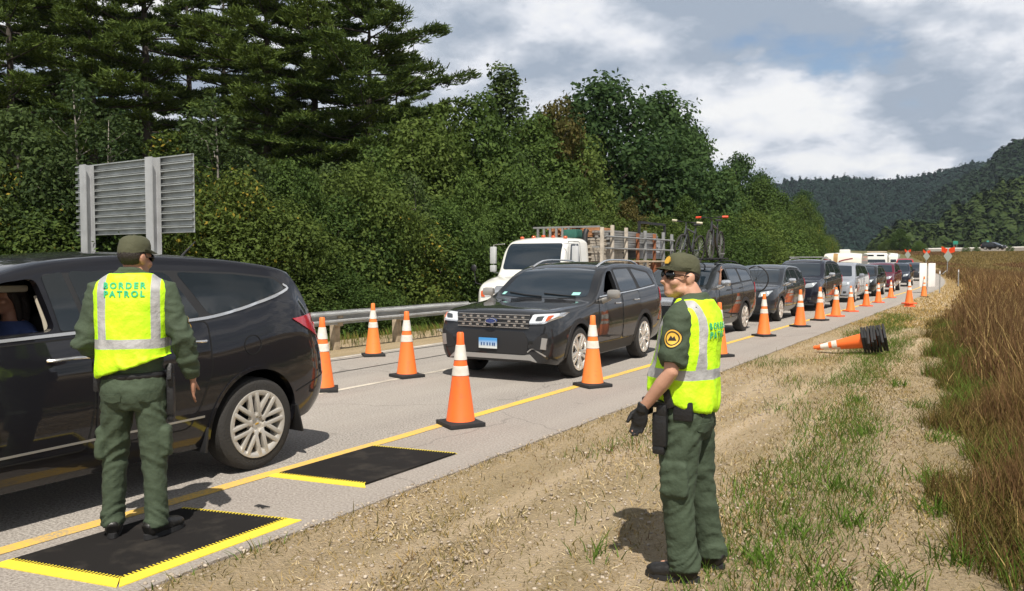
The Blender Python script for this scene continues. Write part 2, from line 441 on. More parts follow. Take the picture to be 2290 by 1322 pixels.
# cracks sealed with tar in a few places
wv = N.new('ShaderNodeTexVoronoi'); wv.feature = 'DISTANCE_TO_EDGE'; wv.inputs['Scale'].default_value = .33; 
wn = N.new('ShaderNodeTexNoise'); wn.inputs['Scale'].default_value = 1.4; wn.inputs['Detail'].default_value = 4; L.new(P, wn.inputs['Vector'])
vm = N.new('ShaderNodeVectorMath'); vm.operation = 'MULTIPLY_ADD'; vm.inputs[1].default_value = (.7, .7, 0); L.new(wn.outputs['Color'], vm.inputs[0]); L.new(P, vm.inputs[2]); L.new(vm.outputs[0], wv.inputs['Vector'])
crk = mathn(N, L, 'MULTIPLY', mathn(N, L, 'LESS_THAN', wv.outputs['Distance'], .004), .28)
c = mixc(N, L, crk, c, (.07, .065, .06))
L.new(c, b.inputs['Base Color'])
bp = N.new('ShaderNodeBump'); bp.inputs['Strength'].default_value = .5; bp.inputs['Distance'].default_value = .008; L.new(a1, bp.inputs['Height']); L.new(bp.outputs[0], b.inputs['Normal'])
ROADL = lambda y: LEFT-2.3*sst(14.5, 17, y)
setting(ribbon('road', ROADL, EDGE, -40, 250, ma, .0, wob=.045, thick=.09, step=.5, n_across=3))
def paint(name, col, wear):
    m = mat(name, col, .7); N, L, b = nodes(m); g = N.new('ShaderNodeNewGeometry')
    n1 = noisen(N, L, g.outputs['Position'], 45, 6, .7, .5-wear*.22, .72-wear*.2)
    n2 = noisen(N, L, g.outputs['Position'], 1.6, 4, .6, .42, .75)
    f = mathn(N, L, 'MULTIPLY', n1, mathn(N, L, 'MULTIPLY_ADD', n2, wear, wear*.22), clamp=True)
    L.new(mixc(N, L, f, col, (.29, .26, .22)), b.inputs['Base Color']); return m
mye = paint('worn_yellow_paint', (.82, .50, .055), .75); mwh = paint('worn_white_paint', (.66, .60, .50), .95)
setting(ribbon('yellow_edge_line', YEL-.065, YEL+.065, -30, 240, mye, .004, wob=.008, step=.4))
setting(ribbon('white_lane_line', WHT-.05, WHT+.05, -30, 240, mwh, .004, wob=.008, step=.4))
setting(ribbon('white_shoulder_line', -10.42, -10.30, -30, 16, mwh, .004, wob=.008, step=.4))
msl = mat('tar_seam', (.05, .047, .045), .6)
setting(ribbon('tar_seam', -9.05, -9.0, -30, 200, msl, .004, wob=.03, step=.6))
setting(ribbon('tar_seam', -10.16, -10.1, -30, 16, msl, .004, wob=.03, step=.6))

# second carriageway across the bank, far right
bm = bmesh.new(); rows = []
for px in range(2070, 2700, 40):
    d = 205-(px-2100)*.11; p0 = pd(px, 560.5, d); p1 = pd(px, 556, d+9)
    rows.append([bm.verts.new((p0.x, p0.y, 5.0)), bm.verts.new((p1.x, p1.y, 5.35))])
for A, B in zip(rows, rows[1:]): bm.faces.new((A[0], B[0], B[1], A[1]))
r = bmesh.ops.extrude_edge_only(bm, edges=[e for e in bm.edges if e.is_boundary])
for q in r['geom']:
    if isinstance(q, bmesh.types.BMVert): q.co.z -= .8
setting(obj('far_road', bm, mat('pale_concrete', (.60, .56, .50), .9, var=.12, vscale=.3), smooth=20))

# ------------------------------------------------------------------ hills and their woods
def hill(name, prof, base_d, depth, m, leafm, n_tree, size, seed, nc=46):
    """prof: photograph (px, py) skyline at distance base_d+depth*.6; a real slope with crowns standing on it"""
    rg = np.random.default_rng(seed); bm = bmesh.new(); rows = []; NR = 8
    pxs = np.linspace(prof[0][0], prof[-1][0], 46)
    tops = [pchip(prof, x) for x in pxs]
    def pt(x, t):
        top = pchip(prof, min(max(x, prof[0][0]), prof[-1][0])); d = base_d+depth*t
        H = (585-top)/FPX*(base_d+depth*.6)+HC-3
        q = min(1, t/.6); z = 3+(H-3)*(q*q*(3-2*q)*.55+q*.45)
        if t > .6: z = H*(1-(t-.6)/.4*.7)
        X, Y = colx(x, d); return Vector((X, Y, z))
    for t in np.linspace(0, 1, NR+1): rows.append([bm.verts.new(pt(x, t)) for x in pxs])
    for A, B in zip(rows, rows[1:]):
        for i in range(len(pxs)-1): bm.faces.new((A[i], A[i+1], B[i+1], B[i]))
    setting(obj(name, bm, m, smooth=180))
    # crowns: each a clump of big leafy faces round a lumpy dome or spire
    V = []; F = []; k = 0
    for _ in range(n_tree):
        x = rg.uniform(pxs[0], pxs[-1]); t = rg.uniform(0, .72)**.9; p = np.array(pt(x, t))
        s = size*rg.uniform(.6, 1.25); con = rg.random() < .3; n = nc
        dd = rg.normal(size=(n, 3)); dd /= np.linalg.norm(dd, axis=1)[:, None]; dd[:, 2] = np.where(dd[:, 2] < -.3, -dd[:, 2], dd[:, 2])
        r = s*rg.uniform(.75, 1.08, n)[:, None]*(1+.22*np.sin(dd[:, :1]*5+x)*np.cos(dd[:, 1:2]*6))
        q = dd*r*np.array([.8, .8, .95]) if not con else dd*r*np.array([.5, .5, 1.5])*np.clip(1.1-.6*dd[:, 2:3], .3, 1.5)**np.array([1, 1, 0])
        nn = dd+rg.normal(size=(n, 3))*.22; nn /= np.linalg.norm(nn, axis=1)[:, None]
        T = np.cross(nn, rg.normal(size=(n, 3))); T /= np.linalg.norm(T, axis=1)[:, None]; B = np.cross(nn, T); l = s*.30*rg.uniform(.6, 1.2, n)[:, None]
        c = q+p+np.array([0, 0, s*.5]); V.append(np.stack([c-T*l, c+B*l*.7, c+T*l, c-B*l*.7], 1).reshape(-1, 3)); F.append(np.arange(4*n).reshape(n, 4)+k); k += 4*n
    o = mesh_np('hillside_forest', np.vstack(V), np.vstack(F), leafm, k=4)
    o['kind'] = 'stuff'; return o
mh = mat('hill_soil', (.035, .045, .025), .95)
def wood(name, a, b_): return mat(name, a, .9, col2=b_, island=True, spec=.08)  # dark leaf colours carry the cloud shadow lying on the hills
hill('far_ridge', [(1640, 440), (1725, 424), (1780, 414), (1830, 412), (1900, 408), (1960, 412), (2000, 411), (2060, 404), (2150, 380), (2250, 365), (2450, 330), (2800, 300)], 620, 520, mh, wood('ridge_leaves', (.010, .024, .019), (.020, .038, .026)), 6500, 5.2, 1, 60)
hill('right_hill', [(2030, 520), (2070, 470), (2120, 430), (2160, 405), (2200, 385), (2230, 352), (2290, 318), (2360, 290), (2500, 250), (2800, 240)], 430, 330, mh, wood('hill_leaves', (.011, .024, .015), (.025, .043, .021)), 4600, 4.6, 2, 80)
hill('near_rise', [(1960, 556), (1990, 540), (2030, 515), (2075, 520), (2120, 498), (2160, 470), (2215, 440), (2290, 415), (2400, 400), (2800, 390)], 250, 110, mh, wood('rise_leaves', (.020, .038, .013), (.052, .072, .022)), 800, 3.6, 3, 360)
# ------------------------------------------------------------------ shared materials
def scuffed(name, col):
    m = mat(name, col, .5); N, L, b = nodes(m); t_ = N.new('ShaderNodeTexCoord'); oi = N.new('ShaderNodeObjectInfo')
    vv = N.new('ShaderNodeVectorMath'); vv.operation = 'ADD'; cc_ = N.new('ShaderNodeCombineXYZ'); L.new(mathn(N, L, 'MULTIPLY', oi.outputs['Random'], 40), cc_.inputs[0]); L.new(t_.outputs['Object'], vv.inputs[0]); L.new(cc_.outputs[0], vv.inputs[1])
    f = noisen(N, L, vv.outputs[0], 11, 6, .7, .56, .74); fade = mixc(N, L, oi.outputs['Random'], col, (col[0]*.92, col[1]*1.5, col[2]*1.8))
    L.new(mixc(N, L, mathn(N, L, 'MULTIPLY', f, .5), fade, (.30, .11, .05)), b.inputs['Base Color']); return m
M_ORANGE = scuffed('cone_orange', (.93, .155, .025))
M_ORANGE2 = scuffed('cone_red_orange', (.90, .105, .03))
M_COLLAR = mat('cone_collar_white', (.78, .75, .68), .45, col2=(.60, .56, .48), vscale=10)
M_RUBBER = mat('black_rubber', (.018, .018, .019), .75)
M_GALV = mat('galvanised_steel', (.62, .63, .63), .45, metal=.2, var=.12, vscale=3)
M_POSTG = mat('post_grey', (.44, .45, .46), .5, metal=.2, var=.14, vscale=3)
M_GALVD = mat('dull_steel', (.34, .34, .33), .55, metal=.5, var=.15, vscale=4)
M_TAN = mat('weathered_timber', (.42, .34, .24), .9, var=.3, vscale=8)

# ------------------------------------------------------------------ traffic cones
def cone_meshes(base_mat, h=.965):
    bm = lathe([(.0, h), (.028, h), (.036, h-.012), (.040, h-.1), (.150, .045), (.158, .03), (.145, .028)], 28, cap=False)
    body = obj('shell', bm, M_ORANGE, smooth=40)
    bands = []
    rr = lambda z: .0415+(.150-.040)*((h-.1-z)/(h-.1-.045))
    for z0, z1 in ((.52, .62), (.68, .835)):
        bm = lathe([(rr(z0)-.002, z0), (rr(z0)+.003, z0+.004), (rr(z1)+.003, z1-.004), (rr(z1)-.002, z1)], 28, cap=False)
        bands.append(obj('collar', bm, M_COLLAR, smooth=40))
    bm = bmesh.new(); add_box(bm, (0, 0, .023), (.42, .42, .046), bev=.010)
    for v in bm.verts:
        if abs(v.co.x) > .19 and abs(v.co.y) > .19: v.co.x *= .93; v.co.y *= .93
    add_lathe(bm, [(.185, .044), (.17, .056), (.15, .056)], 20)
    base = obj('base', bm, base_mat, smooth=40)
    return body, bands, base
def make_cone(name, base_mat, label, group, h=.965):
    t = thing(name, label, 'traffic cone', group=group)
    body, bands, base = cone_meshes(base_mat, h)
    for o in (body, base, *bands): o.parent = t
    kids_of[t.name] = [body, base, *bands]; return t
G1 = 'orange cones set out along the road'
cone = make_cone('traffic_cone', M_RUBBER, 'x', G1)
cone_o = make_cone('traffic_cone', M_ORANGE2, 'x', G1, .90)
cones = [
 (1030, 951, 0, 1, 'largest orange cone, standing on the yellow line beside the far black mat'),
 (1325, 864, 0, 1, 'orange cone in front of the charcoal SUV front door on the yellow line'),
 (722, 874, 0, 1, 'orange cone half hidden behind the tail of the big dark SUV'),
 (910, 843, 0, 1, 'orange cone on the white lane line left of the charcoal SUV grille'),
 (835, 796, 0, .98, 'small-looking orange cone nearest the guardrail in the empty lane'),
 (1608, 797, 0, 1, 'orange cone mostly hidden behind the back of the officer on the verge'),
 (1708, 752, 0, 1, 'orange cone before the SUV with the white front plate, first right of the officer'),
 (1789, 731, 0, 1, 'orange cone beside the front wheel of the SUV with the white front plate'),
 (1833, 717, 0, 1, 'black-based orange cone before the lamps of the navy roof-rack SUV'),
 (1869, 708, 1, 1, 'orange-based cone before the side of the navy roof-rack SUV'),
 (1902, 697, 1, 1, 'orange-based cone in front of the silver minivan'),
 (1937, 685, 1, .95, 'orange-based cone at the rear wheel of the silver minivan'),
 (1964, 677, 1, .93, 'orange-based cone before the left lamp of the burgundy SUV'),
 (1992, 666, 1, .93, 'orange-based cone before the right lamp of the burgundy SUV'),
]
first = {0: True, 1: True}
rr_ = random.Random(3)
for px, py, kind, s, lab in cones:
    src = cone_o if kind else cone; p = gp(px, py)
    s *= 1+(.035 if py > 700 else 0)
    if first[kind]:
        c_ = src; first[kind] = False; c_.location = p; c_['label'] = lab; c_.rotation_euler = (0, 0, rr_.uniform(0, 6)); c_.scale = (s,)*3
    else: c_ = dup(src, p, rr_.uniform(-.5, .5)-.55, lab, s)
    c_.rotation_euler = (0, 0, -.55+rr_.uniform(-.3, .3))
# two nested cones upright on the verge, and the black-footed one by the white board
p = gp(2033, 683); p.z = -.06
dup(cone_o, p, .3, 'lower of the two nested cones standing on the verge past the minivan', (1.12, 1.12, 1.02))
p2 = p.copy(); p2.z += .12
dup(cone_o, p2, .9, 'upper of the two nested cones standing on the verge past the minivan', (1.05, 1.05, 1.06))
p = gp(2066, 663); p.z = -.04
c_ = dup(cone, p, .2, 'slim orange cone with a thick black foot before the white boards', (1.0, 1.0, 1.08))
# the stack lying on its side in the grass: nested cones share an axis
a = gp(1834, 776, .06); b_ = gp(1934, 762, .22); ax = (a-b_); ax.z = a.z-b_.z; ax.normalize()
q = ax.to_track_quat('Z', 'Y')
words_ = ['first cone of the lying stack, the one whose whole orange point shows', 'second base in the lying stack of cones, next behind the visible point', 'third base in the lying stack of cones', 'fourth base in the lying stack, mid pile of black squares', 'fifth base in the lying stack, just past its middle', 'sixth base in the lying stack, third from its far end', 'seventh base in the lying stack, next to the last', 'last base of the lying stack, nearest the brown grass']
for k in range(8):
    o_ = dup(cone, b_-ax*(.055*k)+Vector((0, 0, rr_.uniform(-.012, .012))), 0, words_[k], .98)
    o_['group'] = 'stack of cones lying on the verge'
    o_.rotation_mode = 'QUATERNION'; o_.rotation_quaternion = q @ Euler((rr_.uniform(-.05, .05), rr_.uniform(-.05, .05), .78+rr_.uniform(-.35, .35))).to_quaternion()

# ------------------------------------------------------------------ rubber mats
mm = mat('ribbed_rubber', (.016, .015, .015), .8, spec=.15)
N, L, b = nodes(mm); tcn = N.new('ShaderNodeTexCoord')
vo = N.new('ShaderNodeTexVoronoi'); vo.inputs['Scale'].default_value = 38; vo.inputs['Randomness'].default_value = 0; L.new(tcn.outputs['Object'], vo.inputs['Vector'])
hh = N.new('ShaderNodeMapRange'); hh.inputs[1].default_value = .18; hh.inputs[2].default_value = .34; L.new(vo.outputs['Distance'], hh.inputs[0])
L.new(mixc(N, L, hh.outputs[0], mixc(N, L, noisen(N, L, tcn.outputs['Object'], 3.5, 6, .65, .5, .75), (.002, .002, .002), (.012, .010, .008)), mixc(N, L, noisen(N, L, tcn.outputs['Object'], 3.5, 6, .65, .5, .75), (.016, .0145, .014), (.045, .039, .033))), b.inputs['Base Color'])
bp = N.new('ShaderNodeBump'); bp.inputs['Strength'].default_value = .9; bp.inputs['Distance'].default_value = .008; L.new(hh.outputs[0], bp.inputs['Height']); L.new(bp.outputs[0], b.inputs['Normal'])
M_YMAT = mat('yellow_ramp_rubber', (.80, .62, .05), .6, var=.1, vscale=20)
def mat_thing(corners, edges, label):
    """corners A,B,C,D in order on the ground; edges: (i, width) sides with yellow toothed ramp"""
    c0 = sum(corners, Vector())/4
    t = thing('rubber_mat', label, 'anti-fatigue mat', c0, group='black rubber mats laid on the road shoulder')
    P = [p-c0 for p in corners]
    bm = bmesh.new(); lo = [bm.verts.new((p.x, p.y, .003)) for p in P]; hi = [bm.verts.new((p.x, p.y, .017)) for p in P]
    bm.faces.new(hi); bm.faces.new(lo[::-1])
    for k in range(4): bm.faces.new((lo[k], lo[(k+1) % 4], hi[(k+1) % 4], hi[k]))
    bmesh.ops.recalc_face_normals(bm, faces=bm.faces); obj('mat_top', bm, mm, t, 20)
    for i, w in edges:
        A, B = P[i], P[(i+1) % 4]; e = (B-A); Ln = e.length; e.normalize(); n = Vector((e.y, -e.x, 0))
        if n.dot((A+B)/2) < 0: n = -n
        A2 = A-e*.0; B2 = B+e*.0
        bm = bmesh.new(); k = int(Ln/.025); tw = Ln/k
        # ramp strip
        ext = w
        v = [bm.verts.new(q) for q in (A2-e*ext*.7+n*w+Vector((0, 0, .006)), B2+e*ext*.7+n*w+Vector((0, 0, .006)), B2+n*.002+Vector((0, 0, .019)), A2+n*.002+Vector((0, 0, .019)))]
        bm.faces.new(v)
        for j in range(k):      # interlocking teeth on the black rubber
            s0 = A+e*(j*tw+.006); s1 = A+e*(j*tw+tw*.55)
            tv = [bm.verts.new(q+Vector((0, 0, .0205))) for q in (s0+n*.003, s1+n*.003, s1-n*.024, s0-n*.024)]
            bm.faces.new(tv)
        r = bmesh.ops.extrude_edge_only(bm, edges=[x for x in bm.edges if x.is_boundary])
        for g_ in r['geom']:
            if isinstance(g_, bmesh.types.BMVert): g_.co.z -= .006 if g_.co.z < .015 else .004
        bmesh.ops.recalc_face_normals(bm, faces=bm.faces)
        obj('ramp_edge', bm, M_YMAT, t, 20)
mat_thing([gp(645, 1165), gp(268, 1301), gp(20, 1258), gp(410, 1140)], [(0, .072), (1, .072), (3, .026)], 'near black mat with yellow edges on three sides, under the officer seen from behind')
mat_thing([gp(1018, 1017), gp(816, 1086), gp(618, 1063), gp(836, 1000)], [(1, .06), (3, .018)], 'far black mat behind the big SUV rear wheel, with one yellow toothed edge')
# a scrap of rubber left on the shoulder
bm = bmesh.new(); p = gp(580, 1137)
for k in range(5): add_tube(bm, [p+Vector((-.05+.02*k, .01*math.sin(k*3), .008)), p+Vector((-.045+.022*k, .03, .012)), p+Vector((-.03+.02*k, .05, .006))], .004, 6)
tag(obj('rubber_scrap', bm, M_RUBBER), 'small black rubber scrap on the shoulder between the two mats', 'scrap')

# ------------------------------------------------------------------ guardrail
gt = thing('guardrail', 'galvanised W-beam guardrail along the far side of the road', 'guardrail', (-11.35, 0, 0))
prof = [(0, .50), (.005, .525), (-.045, .555), (-.045, .585), (.0, .615), (.012, .64), (.0, .665), (-.045, .695), (-.045, .725), (.005, .755), (.0, .78)]
bm = bmesh.new(); rows = []
for y in np.linspace(-30, 16.2, 60):
    rows.append([bm.verts.new((-x*1.6+.02*math.sin(y*.9), y, z+.004*math.sin(y*2.2))) for x, z in prof])
for A, B in zip(rows, rows[1:]):
    for i in range(len(prof)-1): bm.faces.new((A[i], A[i+1], B[i+1], B[i]))
r = bmesh.ops.solidify(bm, geom=bm.faces[:], thickness=.006)
obj('rail_beam', bm, M_GALV, gt, 60)
for k in range(24):
    y = 15.6-1.905*k
    bm = bmesh.new(); add_box(bm, (-.17, y, .34), (.14, .15, .80), bev=.006); add_box(bm, (-.062, y, .60), (.1, .15, .28), bev=.006)
    obj('post', bm, M_TAN if k % 1 == 0 else M_GALVD, gt, 30)

# ------------------------------------------------------------------ big sign seen from behind
Lp, Rp = pd(179, 585, 19.4), pd(437, 585, 17.0)
e = (Rp-Lp); e.z = 0; wS = e.length; rzS = math.atan2(e.y, e.x)
st_ = thing('road_sign', 'back of a large unpainted aluminium road sign on two steel posts', 'road sign', (Lp.x, Lp.y, 0), rzS)
zt, zb = 4.02, 2.36
NP = 11; bm = bmesh.new()
hgt = (zt-zb)/NP
for k in range(NP):
    z0 = zb+k*hgt
    add_box(bm, (wS/2, 0, z0+hgt*.5), (wS, .012, hgt-.004))
    add_box(bm, (wS/2, -.035, z0+hgt*.08), (wS, .06, .012))
    add_box(bm, (wS/2, -.035, z0+hgt*.9), (wS, .06, .012)); add_box(bm, (wS/2, -.066, z0+hgt*.84), (wS, .006, hgt*.14))
obj('panel', bm, mat('extruded_aluminium', (.36, .38, .38), .5, metal=.25, var=.2, vscale=2.5), st_, 30)
for f_ in (.155, .735):
    x = wS*f_; bm = bmesh.new()
    add_box(bm, (x, -.27, 1.5), (.25, .022, 5.0)); add_box(bm, (x, -.17, 1.5), (.014, .18, 5.0)); add_box(bm, (x, -.085, 1.5), (.25, .022, 5.0))
    obj('post', bm, M_POSTG, st_, 30)

# ------------------------------------------------------------------ boards, diamonds, far signs
M_WHITE = mat('white_board', (.80, .78, .76), .6, var=.05, vscale=3)
M_BACK = mat('sign_back_grey', (.33, .36, .31), .6, metal=.2)
M_FLAG = mat('flag_orange', (.95, .13, .03), .7, transl=.3)
p = gp(2073, 655); p.z = -.15
t = thing('board_sign', 'pair of tall white boards on one dark post beside the slim black-footed cone', 'sign board', p, YAW+.25)
obj('post', box((0, .03, .7), (.06, .05, 1.9), bev=.006), M_GALVD, t)
for s in (-1, 1): obj('board', box((s*.29, 0, 1.15), (.47, .03, 1.32), bev=.008), M_WHITE, t)
for (px, py, h, lab) in ((2101, 655, 1.35, 'thin grey marker post right of the white boards'), (2143, 640, 1.3, 'thin grey marker post standing in the brown grass')):
    q = gp(px, py); tp = thing('marker_post', lab, 'marker post', (q.x, q.y, -.1)); bm = bmesh.new()
    add_box(bm, (0, 0, h/2), (.07, .03, h)); obj('stake', bm, M_GALVD, tp); obj('reflector', box((0, -.022, h-.12), (.06, .012, .13)), M_WHITE, tp)
def diamond(px, py, d, s, flags, lab, fs=1.0):
    c = pd(px, py, d); t = thing('diamond_sign', lab, 'work sign', (c.x, c.y, terrain(c.x, c.y)), YAW+.38, group='diamond work signs with flags')
    zc = c.z-terrain(c.x, c.y)
    bm = prism([(0, -s), (s, 0), (0, s), (-s, 0)], 'y', -.015, .015); bmesh.ops.translate(bm, vec=(0, 0, zc), verts=bm.verts); obj('plate', bm, M_BACK, t, 20)
    bm = bmesh.new(); add_box(bm, (0, .05, zc*.5), (.08, .06, zc))
    for sx in (-1, 1): add_tube(bm, [(0, .06, .55), (sx*.6, .3, 0)], .03, 6)
    obj('stand', bm, M_GALVD, t, 30)
    for sx in flags:
        bm = bmesh.new(); w = .62*fs*s/.62; n = 6
        rows = []
        for i in range(n+1):
            u = i/n; rows.append([bm.verts.new((sx*(.1+.75*u*w/.62), .05*math.sin(u*6), zc+s*.62+.35*fs+.25*u*(1 if sx else 0)-vv*.5*fs)) for vv in (0, .5, 1)])
        for A, B in zip(rows, rows[1:]):
            for i in range(2): bm.faces.new((A[i], A[i+1], B[i+1], B[i]))
        bmesh.ops.solidify(bm, geom=bm.faces[:], thickness=.012); obj('flag', bm, M_FLAG, t, 60)
        bm = bmesh.new(); add_tube(bm, [(0, .03, zc+s*.5), (sx*.12, .03, zc+s*.62+.45*fs)], .018, 6); obj('flag_staff', bm, M_GALVD, t)
diamond(2120, 573, 88, .66, (-1, 1), 'largest grey diamond sign back, nearest, with two big orange flags', 1.15)
diamond(2072, 573, 108, .62, (-1, 1), 'middle grey diamond sign back with a pair of small orange flags', .75)
diamond(2030, 570, 122, .62, (-1, 1), 'farthest grey diamond sign back, beside the wooded rise', .7)
def plate_sign(px, py, d, w, h, m, lab, name, cat):
    c = pd(px, py, d); t = thing(name, lab, cat, (c.x, c.y, 3.6), YAW+.2); z = c.z-3.6
    obj('plate', box((0, 0, z), (w, .04, h), bev=.01), m, t); bm = bmesh.new()
    for s in (-.3, .3): add_box(bm, (s*w, .05, z/2), (.1, .08, z))
    obj('post', bm, M_GALVD, t)
plate_sign(2137, 543, 214, 1.5, .9, mat('sign_green', (.02, .22, .15), .5), 'small green road sign beyond the far road', 'highway_sign', 'road sign')
plate_sign(2209, 543, 206, .7, 1.1, mat('sign_green_grey', (.05, .25, .22), .5), 'narrow bluish green sign left of the orange one', 'highway_sign', 'road sign')
plate_sign(2223, 546, 190, 1.2, .8, mat('sign_orange', (.9, .2, .04), .5), 'orange rectangular work sign beyond the far road', 'work_sign', 'work sign')
# ------------------------------------------------------------------ vehicle materials
def car_paint(name, col, metal=.35, rough=.32):
    m = mat(name, tuple(c*.5 for c in col) if max(col) < .07 else col, .5, metal=0 if max(col) < .07 else metal*.6, coat=1.0, spec=.15); nodes(m)[2].inputs['Coat Roughness'].default_value = .035; return m
M_GLASS = mat('tinted_glass', (.006, .009, .010), .03, spec=.9, coat=.6)
M_GLASSW = mat('windscreen_glass', (.012, .020, .028), .03, spec=.9, coat=.6)
M_TRIM = mat('black_plastic', (.016, .016, .017), .55)
M_GAP = mat('dark_gap', (.004, .004, .004), .9)
M_CHROME = mat('chrome', (.80, .80, .80), .22, metal=.85)
M_ALLOY = mat('alloy_wheel', (.60, .57, .52), .34, metal=.45, var=.08, vscale=6)
M_TYRE = mat('tyre_rubber', (.028, .026, .024), .85, bump=.35, bscale=60)
M_LAMP = mat('headlamp', (.80, .83, .86), .12, metal=.25, spec=.8, coat=1.0)
M_LAMPG = mat('far_headlamp', (.34, .37, .40), .2, spec=.6)
M_LAMPD = mat('lamp_dark', (.05, .055, .06), .1, spec=.8, coat=1.0)
M_AMBER = mat('amber_reflector', (.62, .10, .02), .25, coat=.6)
M_REDL = mat('tail_lamp_red', (.50, .012, .025), .15, coat=1.0, spec=.8)
M_SKID = mat('silver_trim', (.42, .41, .39), .4, metal=.6)
M_BEIGE = mat('beige_lining', (.42, .38, .30), .85)
M_SEAT = mat('dark_seat', (.030, .028, .027), .75)
M_STICK = mat('sticker_teal', (.30, .62, .55), .6)

def body_mesh(sp, inset=0.0, y0=None, y1=None, zlow=None):
    """closed loft of the body: stations along y, one ring each"""
    Ln, hw, H = sp['L'], sp['hw'], sp['H']
    ya, yb = (0, Ln) if y0 is None else (y0, y1)
    t = np.linspace(0, 1, 74); ys = ya+(yb-ya)*(.5-.5*np.cos(np.pi*t))*.62+(yb-ya)*t*.38
    belt = lambda y: interp(sp['belt'], y)
    def wp(y):
        fa, ra, fw, rw = sp.get('nose', (.62, .55, .70, .80))
        k = 1.0
        if y < fa: k = fw+(1-fw)*(1-(1-y/fa)**2.6)**(1/2.6)
        yr = Ln-y
        if yr < ra: k = min(k, rw+(1-rw)*(1-(1-max(0, yr)/ra)**2.6)**(1/2.6))
        return k
    def W(y, z):
        zb = interp(sp['bot'], y); bl = belt(y)
        if z <= bl:
            f = (z-zb)/max(.05, bl-zb)
            s = pchip([(0, .90), (.10, .945), (.30, .985), (.48, 1.0), (.72, .993), (.90, .975), (1.0, .945)], min(1, max(0, f)))
        else:
            f = (z-bl)/max(.05, H-bl); s = .935-(.935-sp.get('roofw', .70))*(f**1.25)
        return hw*wp(y)*s
    sp['W'] = W
    bm = bmesh.new(); rings = []
    for y in ys:
        zt = pchip(sp['top'], y)-inset; zb = interp(sp['bot'], y) if zlow is None else zlow
        if zt < zb+.06: zt = zb+.06
        bl = belt(y); r = min(sp.get('edge', .07) if zt > bl+.05 else .06, (zt-zb)*.4); crown = sp.get('crown', .035)
        zs = zt-r-crown
        if zs < zb+.03: zs = zb+.03
        zl = [zb+(zs-zb)*q for q in (.0, .06, .14, .24, .34, .44, .54, .64, .74, .84, .92, 1.0)]
        if zs > bl+.1:
            lo = [zb+(bl-zb)*q for q in (0, .08, .2, .35, .5, .66, .82, .95, 1.0)]; zl = lo+[bl+(zs-bl)*q for q in (.08, .5, 1.0)]
        half = [(0, zb), (max(.05, W(y, zb)-inset)*.6, zb)]
        half += [(max(.04, W(y, z)-inset), z) for z in zl]
        xe = half[-1][0]
        for q in (.3, .62, .88): half.append((xe-r*(1-math.cos(q*math.pi/2))*1.0-.0, zs+r*math.sin(q*math.pi/2)))
        xe2 = half[-1][0]; ze2 = half[-1][1]
        for q in (.82, .6, .35, 0.0): half.append((xe2*q, ze2+(zt-ze2)*(1-q*q)))
        ring = [bm.verts.new((x, y, z)) for x, z in half] + [bm.verts.new((-x, y, z)) for x, z in half[-2:0:-1]]
        rings.append(ring)
    n = len(rings[0])
    for A, B in zip(rings, rings[1:]):
        for k in range(n): bm.faces.new((A[k], A[(k+1) % n], B[(k+1) % n], B[k]))
    bm.faces.new(rings[0]); bm.faces.new(rings[-1][::-1])
    bmesh.ops.recalc_face_normals(bm, faces=bm.faces)
    return bm

def wheel_meshes(sp):
    r, w = sp['rw'], .235; style = sp.get('rim', 'five'); rr = r*.70
    bm = lathe([(rr*.97, -w*.42), (rr*1.03, -w*.5), (r*.93, -w*.48), (r*.985, -w*.40), (r, -w*.26), (r, w*.26), (r*.985, w*.40), (r*.93, w*.48), (r*.86, w*.505), (rr*1.03, w*.5), (rr*.97, w*.42)], 44, 'x', cap=False)
    tyre = obj('wheel', bm, M_TYRE, smooth=35)
    bm = bmesh.new()
    add_lathe(bm, [(rr*1.05, w*.44), (rr*1.04, w*.54), (rr*.99, w*.545), (rr*.89, w*.50), (rr*.86, w*.36), (rr*.85, -w*.4)], 44, 'x')
    n = {'eight': 8, 'five': 5, 'six': 6}[style]
    for k in range(n):
        a = 2*math.pi*k/n+.0; Rm = Matrix.Rotation(a, 3, 'X')
        for s in ((-.036, .036) if style != 'six' else (0,)):
            wd = .034 if style == 'eight' else (.05 if style == 'five' else .085)
            tl = 0 if style == 'eight' else -math.copysign(.17, s)*(style == 'five')
            b2 = box((0, 0, 0), (.045, wd, rr*.80), bev=.006)
            M = Rm.to_4x4() @ Matrix.Translation((w*.41, s*(1 if style == 'eight' else .45), .05)) @ Matrix.Rotation(tl, 4, 'X') @ Matrix.Rotation(.05, 4, 'Y') @ Matrix.Translation((0, 0, rr*.40))
            bmesh.ops.transform(b2, matrix=M, verts=b2.verts); merge(bm, b2)
    add_lathe(bm, [(.0, w*.44), (.035, w*.44), (.042, w*.43), (.075, w*.42), (.088, w*.33)], 24, 'x')
    for k in range(5 if style != 'eight' else 6):
        a = 2*math.pi*k/(5 if style != 'eight' else 6)+.3; add_box(bm, (w*.39, .058*math.cos(a), .058*math.sin(a)), (.02, .018, .018))
    bmesh.ops.recalc_face_normals(bm, faces=bm.faces)
    rim = obj('rim', bm, sp.get('rimmat', M_ALLOY), smooth=35)
    disc = obj('brake_disc', lathe([(0, w*.12), (rr*.9, w*.12), (rr*.9, -w*.1)], 32, 'x', cap=False), M_GAP, smooth=30)
    rim.parent = tyre; disc.parent = tyre
    if style == 'eight':
        e = obj('emblem', box((w*.435, 0, 0), (.008, .036, .014), bev=.003), mat('gold_emblem', (.75, .45, .06), .3, metal=.6)); e.parent = tyre
    return tyre

